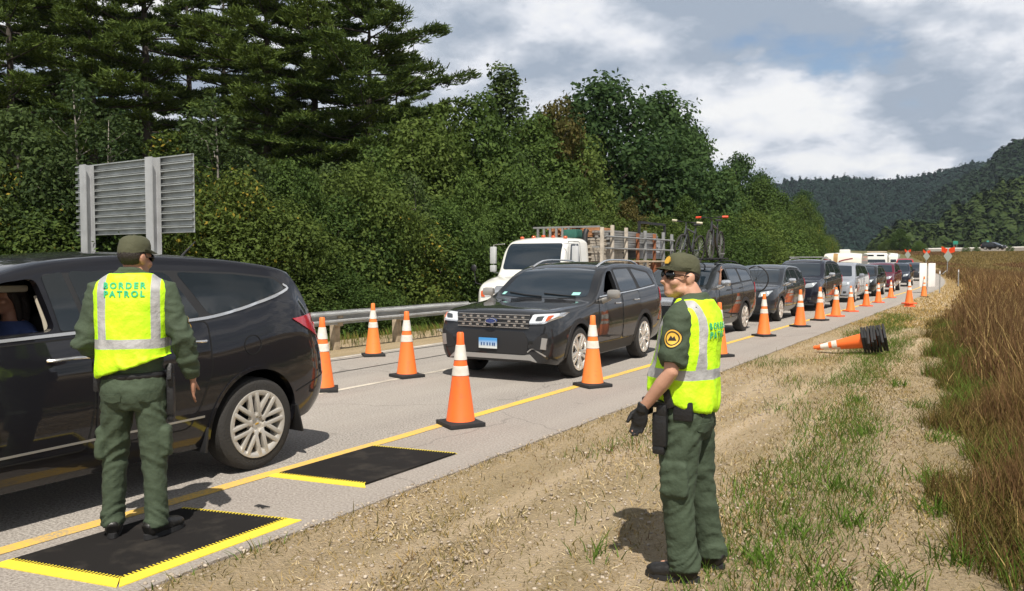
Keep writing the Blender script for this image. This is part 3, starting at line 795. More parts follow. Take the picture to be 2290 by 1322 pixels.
def build_car(sp, name, label, cat, loc, rz=0, group=None):
    t = thing(name, label, cat, loc, rz, group)
    paint = sp['paint']; hw, Ln, H = sp['hw'], sp['L'], sp['H']
    bm = body_mesh(sp); me0 = bpy.data.meshes.new('scratch'); bm.to_mesh(me0); bm.free(); bvh = bvh_of(me0); W = sp['W']
    cut = []
    axles = (sp['foh'], sp['foh']+sp['wb']); rw = sp['rw']
    for ya in axles:
        for s in (-1, 1):
            c = bmesh.new(); rr = rw*1.17
            add_lathe(c, [(rr, s*(hw-.34)), (rr, s*(hw+.3))], 40, 'x', c=(0, ya, rw+.015))
            c.verts.ensure_lookup_table()
            c.faces.new(c.verts[:40]); c.faces.new(c.verts[40:][::-1]); bmesh.ops.recalc_face_normals(c, faces=c.faces); cut.append(c)
    if sp.get('open'):
        a, b_ = sp['cabin']; sp2 = dict(sp); cut.append(body_mesh(sp2, .075, a, b_, .62))
        for poly in sp['open']: cut.append(prism(rpoly(poly, .06), 'x', .40, 1.5))
    me = boolean(me0, cut)
    me.materials.clear()
    o = obj('body', me, [paint], t, 32)
    # wheels
    tyre = wheel_meshes(sp); tyre.parent = t; firstw = True
    for ya in axles:
        for s in (1, -1):
            w_ = tyre if firstw else dup(tyre, parent=t)
            firstw = False
            w_.location = (s*(hw-.135), ya, rw); w_.rotation_euler = (0, 0, 0 if s > 0 else math.pi); w_.rotation_euler.rotate_axis('X', rr_.uniform(0, 1) if not sp.get('wheelrot') else sp['wheelrot'])
    # arch lips
    for ya in axles:
        for s in (1, -1):
            pts = []; bmx = bmesh.new()
            line = [(ya+rw*1.19*math.cos(a), rw+.015+rw*1.19*math.sin(a)) for a in np.linspace(R(-8), R(188), 26)]
            pl = strip(line, sp.get('lip', .035)); patch('wheel_arch', pl, 'left' if s > 0 else 'right', bvh, .008, sp.get('lipmat', paint), t, .2, skirt=.03, smooth=60)
    # glass and parts
    for nm, poly, side, off, m, r in sp.get('patches', []):
        for sd_ in (side if isinstance(side, tuple) else (side,)):
            patch(nm, rpoly(poly, r) if r else poly, sd_, bvh, off, m, t)
    for poly, hnd in sp.get('doors', []):
        for sd_ in ('left', 'right'):
            d_ = patch('door', rpoly(poly, .06), sd_, bvh, .003, paint, t, .09, skirt=.008)
            n_ = len(poly)
            patch('door_seam', strip(smooth_line(poly+[poly[0]], 60) if False else [*rpoly(poly, .06), rpoly(poly, .06)[0]], .010), sd_, bvh, .0045, M_GAP, d_, .2, skirt=0)
            if hnd:
                yh, zh, ln = hnd; s = 1 if sd_ == 'left' else -1; x = W(yh, zh); bmh = bmesh.new()
                add_tube(bmh, [(s*(x+.0), yh-ln/2, zh), (s*(x+.035), yh-ln/2+.03, zh), (s*(x+.04), yh, zh+.004), (s*(x+.035), yh+ln/2-.03, zh), (s*(x+.0), yh+ln/2, zh)], [(.012, .016)]*5, 8, ref=Vector((0, 0, 1)))
                bmesh.ops.recalc_face_normals(bmh, faces=bmh.faces)
                obj('handle', bmh, sp.get('handlemat', paint), d_)
    ym, zm = sp['mirror']
    for s in (1, -1):
        x = W(ym, zm-.1); bmm = bmesh.new()
        add_box(bmm, (s*(x+.19), ym, zm+.03), (.21, .12, .14), Euler((0, 0, -s*.12)).to_matrix(), .05); add_tube(bmm, [(s*(x-.02), ym+.02, zm-.09), (s*(x+.14), ym+.01, zm-.03)], [(.05, .03), (.035, .025)], 10)
        bmesh.ops.recalc_face_normals(bmm, faces=bmm.faces)
        mo = obj('mirror', bmm, sp.get('mirrormat', paint), t)
    if sp.get('rails'):
        a, b_ = sp['rails']
        for s in (1, -1):
            bmm = bmesh.new(); q = []
            for y in np.linspace(a, b_, 12):
                h = bvh.ray_cast(Vector((s*hw*.60, y, 4)), Vector((0, 0, -1))); f = min(1, 6*min(y-a, b_-y)/(b_-a)); q.append((s*hw*.60, y, h[0].z+.01+.045*f))
            add_tube(bmm, q, [(.022, .016)]*len(q), 8); bmesh.ops.recalc_face_normals(bmm, faces=bmm.faces); obj('roof_rail', bmm, sp.get('railmat', M_TRIM), t)
    sp['bvh'] = bvh
    return t

def wiper(t, bvh, pts):
    q = []
    for u, v in pts:
        h = bvh.ray_cast(Vector((u, -6, v)), Vector((0, 1, 0))); q.append(h[0]+Vector((0, -.02, .01)) if h[0] else Vector((u, 1.1, v)))
    obj('wiper', tube(q, .012, 6), M_TRIM, t)

# ================================================================== big dark crossover on the left (seen from its rear side)
P_PLUM = car_paint('paint_dark_plum', (.016, .016, .022))
trav = dict(L=5.02, hw=.995, H=1.83, foh=1.05, wb=3.02, rw=.388, rim='eight', paint=P_PLUM, roofw=.70, wheelrot=.2, lip=.03,
  top=[(0, .62), (.03, .86), (.12, .98), (.5, 1.08), (1.2, 1.17), (1.45, 1.27), (2.05, 1.66), (2.55, 1.79), (3.1, 1.83), (3.8, 1.81), (4.35, 1.75), (4.56, 1.70), (4.60, 1.67), (4.78, 1.36), (4.90, 1.12), (4.97, .96), (5.02, .62)],
  bot=[(0, .34), (.4, .26), (1.5, .26), (4.2, .28), (4.75, .36), (5.02, .48)],
  belt=[(0, .80), (1.0, 1.12), (1.6, 1.19), (2.5, 1.245), (3.3, 1.275), (3.75, 1.32), (4.3, 1.45), (4.55, 1.42), (4.8, 1.18), (5.02, .80)],
  nose=(.7, .85, .72, .66), mirror=(1.68, 1.26), mirrormat=P_PLUM, handlemat=M_CHROME, rails=None, cabin=(1.35, 4.5),
  open=[[(1.72, 1.27), (2.44, 1.285), (2.38, 1.64), (2.14, 1.61), (1.93, 1.50)]])
W1 = [(2.68, 1.28), (3.56, 1.315), (3.36, 1.665), (2.60, 1.685)]
W2 = [(3.64, 1.325), (3.86, 1.355), (4.14, 1.425), (4.46, 1.515), (4.36, 1.60), (3.95, 1.645), (3.44, 1.668)]
WF = [(2.47, 1.265), (3.56, 1.300), (3.84, 1.345), (4.14, 1.415), (4.50, 1.515), (4.38, 1.615), (3.95, 1.662), (3.0, 1.69), (2.42, 1.665)]
trav['patches'] = [('window_frame', WF, ('left', 'right'), .002, M_TRIM, .04),
  ('side_window', W1, 'left', .004, M_GLASS, .05), ('side_window', W2, 'left', .004, M_GLASS, .05),
  ('side_window', W1, 'right', .004, M_GLASS, .05), ('side_window', W2, 'right', .004, M_GLASS, .05),
  ('side_window', [(1.72, 1.27), (2.44, 1.285), (2.38, 1.64), (2.14, 1.61), (1.93, 1.50)], 'right', .004, M_GLASS, .05),
  ('pillar_trim', [(2.47, 1.28), (2.64, 1.285), (2.56, 1.68), (2.42, 1.65)], ('left', 'right'), .005, M_GLASS, .02),
  ('chrome_strip', strip(smooth_line([(1.55, 1.225), (2.5, 1.262), (3.4, 1.293), (3.75, 1.325), (4.1, 1.40), (4.47, 1.505), (4.45, 1.55)]), .020), ('left', 'right'), .006, M_CHROME, 0),
  ('rocker_strip', strip([(1.55, .505), (3.55, .535)], .016), ('left', 'right'), .005, M_SKID, 0),
  ('tail_light', [(4.46, 1.25), (4.80, 1.28), (4.97, 1.08), (4.96, 1.00), (4.80, 1.08)], ('left', 'right'), .012, M_REDL, .03),
  ('rear_window', [(-.62, 1.22), (.62, 1.22), (.54, 1.60), (-.54, 1.60)], 'rear', .005, M_GLASS, .06),
  ('tail_light', [(.55, 1.0), (.86, 1.02), (.84, 1.2), (.58, 1.16)], 'rear', .012, M_REDL, .03), ('tail_light', [(-.55, 1.0), (-.86, 1.02), (-.84, 1.2), (-.58, 1.16)], 'rear', .012, M_REDL, .03),
  ('license_plate', [(-.16, .84), (.16, .84), (.16, 1.0), (-.16, 1.0)], 'rear', .01, M_WHITE, .01),
  ('windshield', [(-.72, 1.24), (.72, 1.24), (.60, 1.68), (-.60, 1.68)], 'front', .005, M_GLASSW, .06),
  ('headlight', [(.45, .78), (.80, .82), (.78, .98), (.5, .92)], 'front', .01, M_LAMP, .03), ('headlight', [(-.45, .78), (-.80, .82), (-.78, .98), (-.5, .92)], 'front', .01, M_LAMP, .03),
  ('grille', [(-.42, .62), (.42, .62), (.40, .86), (-.40, .86)], 'front', .01, M_TRIM, .03),
  ('bumper_seam', strip(smooth_line([(4.50, .60), (4.70, .66), (4.88, .70), (4.96, .72)]), .009), ('left', 'right'), .003, M_GAP, 0),
  ('fuel_door', strip([(4.02+.085*math.cos(a), 1.06+.08*math.sin(a)) for a in np.linspace(0, 6.28, 24)], .006), 'left', .003, M_GAP, 0),
]
trav['doors'] = [([(1.50, .46), (2.60, .46), (2.66, .80), (2.64, 1.235), (1.50, 1.19)], (2.52, 1.10, .34)), ([(2.66, .46), (3.42, .46), (3.50, .62), (3.62, .90), (3.60, 1.285), (2.70, 1.245)], (3.44, 1.13, .26))]
TX = -6.335; TY = .50
traverse = build_car(trav, 'parked_car', 'big dark plum crossover stopped at the left beside the officer seen from behind', 'car', (TX, TY, 0))
# mud guards, interior
bmm = bmesh.new(); add_box(bmm, (.86, 4.55, .36), (.22, .02, .26), Euler((.25, 0, 0)).to_matrix(), .005); obj('mud_flap', bmm, M_TRIM, traverse)
bmm = bmesh.new(); add_box(bmm, (.86, 3.58, .34), (.2, .02, .20), Euler((-.1, 0, 0)).to_matrix(), .005); obj('mud_flap', bmm, M_TRIM, traverse)
for sx in (.42, -.42):
    bmm = bmesh.new(); add_tube(bmm, [(sx, 2.42, .72), (sx, 2.55, 1.05), (sx, 2.66, 1.36)], [(.26, .09), (.25, .08), (.18, .06)], 16); add_tube(bmm, [(sx, 2.68, 1.36), (sx, 2.70, 1.46), (sx, 2.70, 1.56)], [(.1, .05), (.15, .055), (.11, .04)], 14); add_tube(bmm, [(sx, 1.95, .70), (sx, 2.45, .68)], [(.26, .07)]*2, 14)
    bmesh.ops.recalc_face_normals(bmm, faces=bmm.faces); obj('seat', bmm, M_SEAT, traverse)
bmm = bmesh.new(); ring = [(.42+.18*math.cos(a), 1.78-.06*math.sin(a), 1.08+.17*math.sin(a)) for a in np.linspace(0, 2*math.pi, 25)]; add_tube(bmm, ring, .014, 8); obj('steering_wheel', bmm, M_TRIM, traverse)
obj('dashboard', box((0, 1.55, .98), (1.5, .34, .2), bev=.05), M_TRIM, traverse)
bmm = bmesh.new(); add_box(bmm, (.54, 2.12, 1.565), (.07, .66, .05), bev=.02); obj('roof_lining', bmm, M_BEIGE, traverse)
bmm = bmesh.new(); add_tube(bmm, [(.80, 2.46, 1.22), (.765, 2.45, 1.36), (.725, 2.42, 1.52)], [(.014, .02)]*3, 8); obj('seat_belt', bmm, M_BEIGE, traverse)
# roof aerial
obj('aerial', tube([(0.1, 4.0, 1.80), (0.1, 4.14, 1.93)], [.012, .004], 8), M_TRIM, traverse)

# ================================================================== charcoal SUV with chrome grille
P_CHAR = car_paint('paint_charcoal', (.030, .031, .034))
expl = dict(rimmat=mat('bright_alloy', (.80, .78, .74), .25, metal=.7), L=5.04, hw=1.0, H=1.77, foh=.93, wb=2.87, rw=.385, rim='five', paint=P_CHAR, roofw=.72, lip=.075, lipmat=M_TRIM,
  top=[(0, .62), (.03, .93), (.07, 1.005), (.25, 1.055), (.9, 1.105), (1.42, 1.15), (1.62, 1.22), (2.25, 1.60), (2.6, 1.70), (3.2, 1.75), (4.0, 1.735), (4.6, 1.68), (4.72, 1.64), (4.90, 1.25), (5.0, 1.02), (5.04, .66)],
  bot=[(0, .30), (.3, .25), (1.0, .25), (4.2, .27), (4.8, .36), (5.04, .42)],
  belt=[(0, .84), (.9, 1.05), (1.6, 1.155), (2.6, 1.20), (3.6, 1.235), (4.7, 1.29), (5.04, .85)],
  nose=(.55, .6, .80, .82), mirror=(1.86, 1.20), mirrormat=mat('satin_mirror', (.40, .38, .35), .35, metal=.5), handlemat=M_CHROME, rails=(2.45, 4.45), railmat=M_CHROME, cabin=(1.5, 4.55),
  open=[[(1.98, 1.215), (2.62, 1.235), (2.60, 1.60), (2.40, 1.585), (2.22, 1.46)]])
SW = [[(2.74, 1.235), (3.55, 1.27), (3.40, 1.625), (2.70, 1.61)], [(3.70, 1.28), (4.45, 1.33), (4.30, 1.54), (3.54, 1.625)]]
gr = [(-.55, .77), (.55, .77), (.62, .86), (.60, .985), (-.60, .985), (-.62, .86)]
expl['patches'] = [('side_window', p_, ('left', 'right'), .004, M_GLASS, .05) for p_ in SW]+[
  ('side_window', [(1.98, 1.215), (2.62, 1.235), (2.60, 1.60), (2.40, 1.585), (2.22, 1.46)], 'right', .004, M_GLASS, .05),
  ('window_frame', [(1.90, 1.185), (2.6, 1.20), (3.6, 1.24), (4.55, 1.295), (4.36, 1.575), (3.6, 1.655), (2.62, 1.645)], 'right', .002, M_TRIM, .05),
  ('window_line', strip(smooth_line([(1.80, 1.185), (2.7, 1.215), (3.6, 1.252), (4.5, 1.305)]), .016), ('left', 'right'), .006, M_CHROME, 0),
  ('window_frame', [(2.655, 1.215), (3.6, 1.245), (4.55, 1.30), (4.36, 1.575), (3.6, 1.655), (2.64, 1.645)], 'left', .002, M_TRIM, .04),
  ('windshield', [(-.80, 1.19), (-.4, 1.165), (.4, 1.165), (.80, 1.19), (.665, 1.60), (.3, 1.635), (-.3, 1.635), (-.665, 1.60)], 'front', .005, M_GLASSW, .05),
  ('grille', gr, 'front', .010, M_TRIM, .04),
  ('bumper_grille', [(-.56, .42), (.56, .42), (.60, .60), (.52, .74), (-.52, .74), (-.60, .60)], 'front', .006, M_TRIM, .04),
  ('skid_plate', [(-.62, .335), (.62, .335), (.74, .31), (.62, .42), (.52, .40), (-.52, .40), (-.62, .42), (-.74, .31)], 'front', .02, M_SKID, .02),
  ('fog_lamp_surround', [(.62, .50), (.80, .46), (.90, .58), (.88, .74), (.72, .66)], 'front', .008, M_TRIM, .03), ('fog_lamp_surround', [(-.62, .50), (-.80, .46), (-.90, .58), (-.88, .74), (-.72, .66)], 'front', .008, M_TRIM, .03),
  ('fog_lamp', strip([(.83, .50), (.85, .66)], .075), 'front', .016, M_SKID, 0), ('fog_lamp', strip([(-.83, .50), (-.85, .66)], .075), 'front', .016, M_SKID, 0),
  ('bumper_line', strip(smooth_line([(.58, .45), (.66, .50), (.74, .47), (.86, .40)]), .018), 'front', .008, M_SKID, 0),
  ('lower_cladding', [(1.45, .27), (3.28, .28), (3.30, .44), (1.42, .44)], ('left', 'right'), .008, M_TRIM, .02),
  ('tail_light', [(4.70, 1.0), (4.92, 1.0), (4.88, 1.25), (4.72, 1.27)], ('left', 'right'), .01, M_REDL, .03),
  ('rear_window', [(-.6, 1.25), (.6, 1.25), (.52, 1.55), (-.52, 1.55)], 'rear', .005, M_GLASS, .05),
  ('sticker', [(.53, 1.205), (.66, 1.21), (.655, 1.25), (.525, 1.25)], 'front', .008, M_STICK, 0), ('sticker', [(-.76, 1.20), (-.70, 1.20), (-.69, 1.24), (-.75, 1.24)], 'front', .008, M_STICK, 0),
]
expl['doors'] = [([(1.62, .46), (2.66, .46), (2.70, .8), (2.68, 1.20), (1.72, 1.165)], (2.50, 1.06, .20)), ([(2.72, .46), (3.40, .46), (3.47, .62), (3.60, .86), (3.58, 1.235), (2.74, 1.205)], (3.38, 1.085, .20))]
EX, EY = -6.47, 9.85
explorer = build_car(expl, 'parked_car', 'charcoal SUV with chrome dotted grille and blue front plate, first in the queue', 'car', (EX, EY, 0), R(3.0))
bvh = expl['bvh']
# headlamps: clear unit with bright border and amber end
for s in (1, -1):
    sgn = lambda P_: [(s*u, v) for u, v in P_]
    hl = patch('headlight', rpoly(sgn([(.60, .87), (.84, .885), (.925, .955), (.92, 1.00), (.65, .985)]), .02), 'front', bvh, .014, M_LAMP, explorer, .05)
    patch('lens', rpoly(sgn([(.70, .90), (.80, .905), (.825, .965), (.72, .96)]), .015), 'front', bvh, .020, M_LAMPD, hl, .05)
    patch('reflector', rpoly(sgn([(.845, .895), (.88, .92), (.895, .975), (.86, .97)]), .01), 'front', bvh, .021, M_AMBER, hl, .05)
    patch('chrome_edge', strip(sgn([(.61, .862), (.84, .873), (.932, .948), (.93, 1.0)]), .022), 'front', bvh, .019, M_CHROME, hl, .05, smooth=60)
# chrome studs of the grille, in rows, one part
bmg = bmesh.new()
for j, z in enumerate((.945, .885, .825)):
    for i in range(-4, 5):
        x = i*.125+(.03 if j == 1 else 0)
        if j == 1 and abs(x-.03) < .16: continue
        h = bvh.ray_cast(Vector((x, -6, z)), Vector((0, 1, 0)))
        if h[0]:
            add_box(bmg, h[0]+Vector((0, -.022, 0)), (.050, .022, .030), Euler((.2, 0, 0)).to_matrix(), .008)
for z in (.975, .915, .855, .795):
    q = []
    for x in np.linspace(-.6, .6, 13):
        h = bvh.ray_cast(Vector((x, -6, z)), Vector((0, 1, 0)))
        if h[0]: q.append(h[0]+Vector((0, -.016, 0)))
    add_tube(bmg, q, [(.008, .008)]*len(q), 6, ref=Vector((0, 0, 1)))
obj('grille_studs', bmg, mat('smoked_chrome', (.52, .50, .48), .25, metal=.8), explorer)
def front_y(x, z): return bvh.ray_cast(Vector((x, -6, z)), Vector((0, 1, 0)))[0].y
bmg = bmesh.new(); add_lathe(bmg, [(0, -.035), (.09, -.03), (.10, -.02), (.10, .0)], 32, 'z'); bmesh.ops.rotate(bmg, matrix=Matrix.Rotation(R(90), 3, 'X'), verts=bmg.verts)
for v in bmg.verts: v.co.y *= -1; v.co.z *= .42; v.co += Vector((0, front_y(0, .885)-.05, .885))
bmesh.ops.recalc_face_normals(bmg, faces=bmg.faces); em = obj('emblem', bmg, mat('emblem_blue', (.015, .035, .16), .25, coat=1), explorer)
bmg = bmesh.new(); q = [(.088*math.cos(a), front_y(0, .885)-.086+.0, .885+.035*math.sin(a)) for a in np.linspace(0, 6.283, 29)]; add_tube(bmg, q, .004, 6); obj('emblem_rim', bmg, M_CHROME, em)
# blue-topped front plate with raised, worn characters too small to read
m = mat('blue_white_plate', (.1, .35, .65), .4); N, L, b = nodes(m); tcx = N.new('ShaderNodeTexCoord'); spx = N.new('ShaderNodeSeparateXYZ'); L.new(tcx.outputs['Object'], spx.inputs[0])
f_ = N.new('ShaderNodeMapRange'); f_.inputs[1].default_value = -.06; f_.inputs[2].default_value = .05; L.new(spx.outputs[2], f_.inputs[0]); L.new(mixc(N, L, f_.outputs[0], (.72, .76, .74), (.06, .27, .60)), b.inputs['Base Color'])
py_ = front_y(0, .55)-.03
pl_ = obj('license_plate', box((0, 0, 0), (.31, .012, .155), bev=.004), m, explorer); pl_.location = (-.06, py_, .555)
bmg = bmesh.new()
for k, x in enumerate((-.105, -.06, -.005, .04, .085, .115)): add_box(bmg, (x, -.009, -.012), (.02, .004, .045))
obj('plate_marks', bmg, mat('plate_ink', (.03, .09, .25), .5), pl_)
wiper(explorer, bvh, [(.05, 1.175), (-.3, 1.195), (-.62, 1.23)]); wiper(explorer, bvh, [(.62, 1.19), (.35, 1.2), (.05, 1.22)])
for sx in (.42, -.42):
    bmm = bmesh.new(); add_tube(bmm, [(sx, 2.62, .70), (sx, 2.72, 1.05), (sx, 2.80, 1.30)], [(.25, .09), (.24, .08), (.17, .06)], 16); add_tube(bmm, [(sx, 2.82, 1.3), (sx, 2.83, 1.40), (sx, 2.83, 1.50)], [(.1, .05), (.14, .055), (.1, .04)], 14)
    bmesh.ops.recalc_face_normals(bmm, faces=bmm.faces); obj('seat', bmm, M_SEAT, explorer)

# ================================================================== the rest of the queue: one builder, different bodies
m_on = mat('lamp_lit', (1.0, .82, .55), .3, emit=1.2)
def generic(Ln, H, hw, paint, hood=1.0, foh=.9, rw=.35, wsx=1.15, van=False, **kw):
    wb = Ln*.57; k = Ln/4.6; bz = hood+.08
    rb = Ln-.28
    roof = [(wsx+.95, H-.10), (wsx+1.35, H-.02), (Ln*.62, H), (Ln*.82, H-.03), (Ln-.45, H-.09)]
    sp = dict(L=Ln, hw=hw, H=H, foh=foh, wb=wb, rw=rw, rim=kw.get('rim', 'five'), paint=paint, roofw=.72, lip=kw.get('lip', .05), lipmat=kw.get('lipmat', paint),
      top=[(0, .58), (.03, hood-.16), (.12, hood-.05), (.5, hood+.02), (wsx-.15, bz), (wsx+.05, bz+.08)]+roof+[(Ln-.30, H-.16), (Ln-.12, hood+.12), (Ln-.03, .9), (Ln, .62)],
      bot=[(0, .32), (.4, .25), (Ln-.6, .27), (Ln, .42)], belt=[(0, hood-.18), (wsx, bz-.01), (Ln*.6, bz+.05), (Ln-.3, bz+.12), (Ln, .8)],
      nose=(.65, .5, .72, .82), mirror=(wsx+.42, bz+.07), mirrormat=kw.get('mirrormat', paint), handlemat=kw.get('handlemat', paint), rails=kw.get('rails') and (wsx+1.2, Ln-.5), railmat=kw.get('railmat', M_TRIM),
      cabin=(wsx+.12, Ln-.4))
    wt = H-.17; zb = bz+.05
    A, B_, C, D = wsx+.52, wsx+1.32, wsx+2.18, Ln-.50
    win1 = [(A, zb), (B_, zb+.02), (B_-.03, wt), (A+.44, wt-.02)]
    win2 = [(B_+.1, zb+.02), (C, zb+.04), (C-.08, wt), (B_+.07, wt)]
    win3 = [(C+.12, zb+.05), (D, zb+.08), (D-.16, wt-.05), (C+.05, wt)]
    fr0 = B_+.04 if kw.get('open') else A-.10
    pts = [('window_frame', [(fr0, zb-.025), (C, zb+.015), (D+.08, zb+.05), (D-.10, wt-.02), (C, wt+.03), (B_, wt+.03), (fr0+(.0 if kw.get('open') else .46), wt+.02)], ('left', 'right'), .002, M_TRIM, .04)]
    pts += [('side_window', w_, ('left', 'right'), .004, M_GLASS, .05) for w_ in ([win1, win2, win3] if not kw.get('open') else [win2, win3])]
    if kw.get('open'):
        sp['open'] = [win1]; pts.append(('side_window', win1, 'right', .004, M_GLASS, .05))
    s = hw
    pts += [('windshield', [(-.80*s, bz+.05), (0, bz+.035), (.80*s, bz+.05), (.66*s, H-.16), (0, H-.13), (-.66*s, H-.16)], 'front', .005, M_GLASSW, .05),
      ('rear_window', [(-.6, bz+.1), (.6, bz+.1), (.5, H-.2), (-.5, H-.2)], 'rear', .005, M_GLASS, .05),
      ('grille', [(-.38, hood-.30), (.38, hood-.30), (.44, hood-.12), (-.44, hood-.12)], 'front', .010, kw.get('grille', M_TRIM), .03),
      ('bumper_grille', [(-.5, .36), (.5, .36), (.55, .50), (-.55, .50)], 'front', .006, M_TRIM, .03),
      ('skid_plate', [(-.6, .30), (.6, .30), (.6, .34), (-.6, .34)], 'front', .012, M_SKID if kw.get('skid', 1) else M_TRIM, .01),
      ('tail_light', [(Ln-.32, .95), (Ln-.1, .95), (Ln-.14, 1.2), (Ln-.3, 1.22)], ('left', 'right'), .01, M_REDL, .03)]
    for q in (1, -1):
        pts += [('headlight', [(q*.50*s, hood-.28), (q*.80*s, hood-.24), (q*.90*s, hood-.08), (q*.56*s, hood-.13)], 'front', .012, kw.get('lamp', M_LAMPG), .03),
                ('fog_lamp', [(q*.60*s, .40), (q*.74*s, .41), (q*.74*s, .49), (q*.60*s, .49)], 'front', .010, M_LAMPD, .02)]
    if kw.get('lit'): pts.append(('lit_lamp', [(.60*s, hood-.24), (.70*s, hood-.23), (.71*s, hood-.15), (.61*s, hood-.16)], 'front', .02, m_on, .02))
    if kw.get('plate'): pts.append(('license_plate', [(-.17, .52), (.17, .52), (.17, .67), (-.17, .67)], 'front', .02, kw['plate'], .008))
    sp['patches'] = pts
    sp['doors'] = [([(wsx+.42, .42), (B_+.02, .42), (B_+.04, zb-.03), (wsx+.48, zb-.05)], (B_-.14, zb-.13, .2)), ([(B_+.08, .42), (C-.12, .42), (C+.10, .8), (C+.08, zb), (B_+.10, zb-.02)], (C-.04, zb-.11, .2))]
    return sp
QG = 'vehicles waiting in the queue'
M_PLW = mat('white_plate', (.75, .72, .74), .5)
def place_q(sp, label, Y, rz=0, dx=0, name='queued_car', cat='car'):
    x = -6.70+bend(Y+2)+dx; y = Y
    rz += math.atan(2*max(0, Y+2-48)/880.0)
    return build_car(sp, name, label, cat, (x, y, rise(Y+2)*.55), rz, QG)
c2 = place_q(generic(4.75, 1.74, .94, car_paint('paint_graphite_green', (.026, .031, .033)), hood=1.08, open=True, rails=True, mirrormat=M_CHROME, lip=.09, lipmat=M_TRIM, grille=M_CHROME, rw=.37), 'dark grey SUV carrying two bicycles on its roof, behind the charcoal one', 16.7, R(-1))
c3 = place_q(generic(4.5, 1.66, .91, car_paint('paint_slate_blue', (.040, .045, .055)), hood=1.0, plate=M_PLW, lit=True, mirrormat=M_CHROME, lip=.07, lipmat=M_TRIM), 'slate grey SUV with a white front plate and lit headlamp', 23.3, R(.5), .05)
c4 = place_q(generic(4.9, 1.84, .97, car_paint('paint_navy', (.016, .017, .034)), hood=1.10, rails=True, railmat=M_GALVD, mirrormat=M_CHROME, grille=M_CHROME, rw=.38), 'tall navy SUV with a silver roof rack and chrome grille', 29.4)
c5 = place_q(generic(5.0, 1.72, .97, car_paint('paint_silver', (.34, .36, .40), metal=.6), hood=.98, wsx=.92), 'silver minivan with a pale front, waiting behind the navy SUV', 36.4, name='queued_minivan', cat='minivan')
c6 = place_q(generic(4.6, 1.60, .92, car_paint('paint_black_brown', (.018, .017, .016)), hood=.95), 'nearly hidden black car between the silver minivan and the burgundy SUV', 43.2)
c7 = place_q(generic(4.7, 1.70, .94, car_paint('paint_burgundy', (.12, .008, .022)), hood=1.0, plate=M_PLW), 'burgundy SUV with a white front plate', 50.4)
c8 = place_q(generic(4.6, 1.66, .92, car_paint('paint_midnight', (.020, .025, .050)), hood=.98), 'midnight blue car beside the white boards', 62.0)
c9 = place_q(generic(4.6, 1.60, .92, car_paint('paint_steel', (.05, .05, .06)), hood=.95), 'dark car at the far end of the queue above the midnight blue one', 78.0, 0, .4)
c10 = place_q(generic(5.2, 1.85, .96, car_paint('paint_red', (.45, .012, .015)), hood=1.1, lit=True), 'bright red pickup far up the bend left of the white boards', 92.0, 0, -.4)
# white ski-rack bars on the navy SUV roof rack
for yy in (2.5, 3.6): obj('rack_bar', tube([(-.6, yy, 1.91), (.6, yy, 1.91)], [(.03, .02)]*2, 8, ref=Vector((0, 1, 0))), M_GALVD, c4)
# car on the far road
d_ = 176; xx, yy = colx(2245, d_)
build_car(generic(4.8, 1.75, .95, car_paint('paint_black', (.012, .012, .014)), hood=1.05), 'far_car', 'black car driving along the far road at the right edge', 'car', (xx, yy, 4.33), R(60))

# ------------------------------------------------------------------ bicycles on the roof of the second SUV
def bicycle(label, loc, rz, col, grip, parent=None):
    t = thing('bicycle', label, 'bicycle', loc, rz, 'bicycles on the roof rack')
    fr = mat('bike_frame', col, .35, coat=.5); r = .34
    for y in (0, 1.04):
        bm = bmesh.new(); q = [(0, y+r*math.cos(a), r+r*math.sin(a)) for a in np.linspace(0, 2*math.pi, 37)]; add_tube(bm, q, .024, 8); w_ = obj('wheel', bm, M_TYRE, t)
        bm = bmesh.new()
        for a in np.linspace(0, math.pi, 10)[:-1]: add_tube(bm, [(0, y-r*math.cos(a), r-r*math.sin(a)), (0, y+r*math.cos(a), r+r*math.sin(a))], .0035, 4)
        add_tube(bm, [(-.05, y, r), (.05, y, r)], .03, 8); obj('spokes', bm, M_GALVD, w_)
    bm = bmesh.new(); hd, bb, st, ra = (0, .16, .84), (0, .60, .30), (0, .70, .86), (0, 1.04, .34)
    for a, b_, rr in ((hd, bb, .024), (bb, st, .02), (hd, (0, .67, .74), .02), (st, ra, .012), (bb, ra, .014), ((0, .14, .90), (0, .10, .70), .024)): add_tube(bm, [a, b_], rr, 8)
    for s in (-.055, .055): add_tube(bm, [(s, .10, .70), (s, 0, .34)], .018, 8)
    add_tube(bm, [(-.055, .1, .7), (.055, .1, .7)], .02, 8); add_tube(bm, [(0, .14, .88), (0, .10, .98)], .018, 8)
    obj('frame', bm, fr, t)
    bm = bmesh.new(); add_tube(bm, [(-.36, .16, 1.0), (-.15, .10, .99), (.15, .10, .99), (.36, .16, 1.0)], .016, 8); hb = obj('handlebar', bm, M_TRIM, t)
    bm = bmesh.new()
    for s in (-1, 1): add_tube(bm, [(s*.25, .13, 1.0), (s*.38, .165, 1.0)], .026, 8)
    obj('grip', bm, grip, hb)
    bm = bmesh.new(); add_tube(bm, [(0, .56, .93), (0, .68, .95), (0, .84, .955)], [(.02, .02), (.05, .025), (.075, .03)], 10); add_tube(bm, [(0, .70, .86), (0, .71, .94)], .014, 8); obj('saddle', bm, M_TRIM, t)
    bm = bmesh.new(); add_tube(bm, [(-.09, .60, .30), (.09, .60, .30)], .018, 8); add_tube(bm, [(.09, .60, .30), (.09, .68, .15)], .01, 6); add_tube(bm, [(-.09, .60, .30), (-.09, .52, .45)], .01, 6); add_box(bm, (.14, .68, .14), (.09, .06, .02)); add_box(bm, (-.14, .52, .46), (.09, .06, .02)); obj('crank', bm, M_GALVD, t)
    return t
bz = 1.80
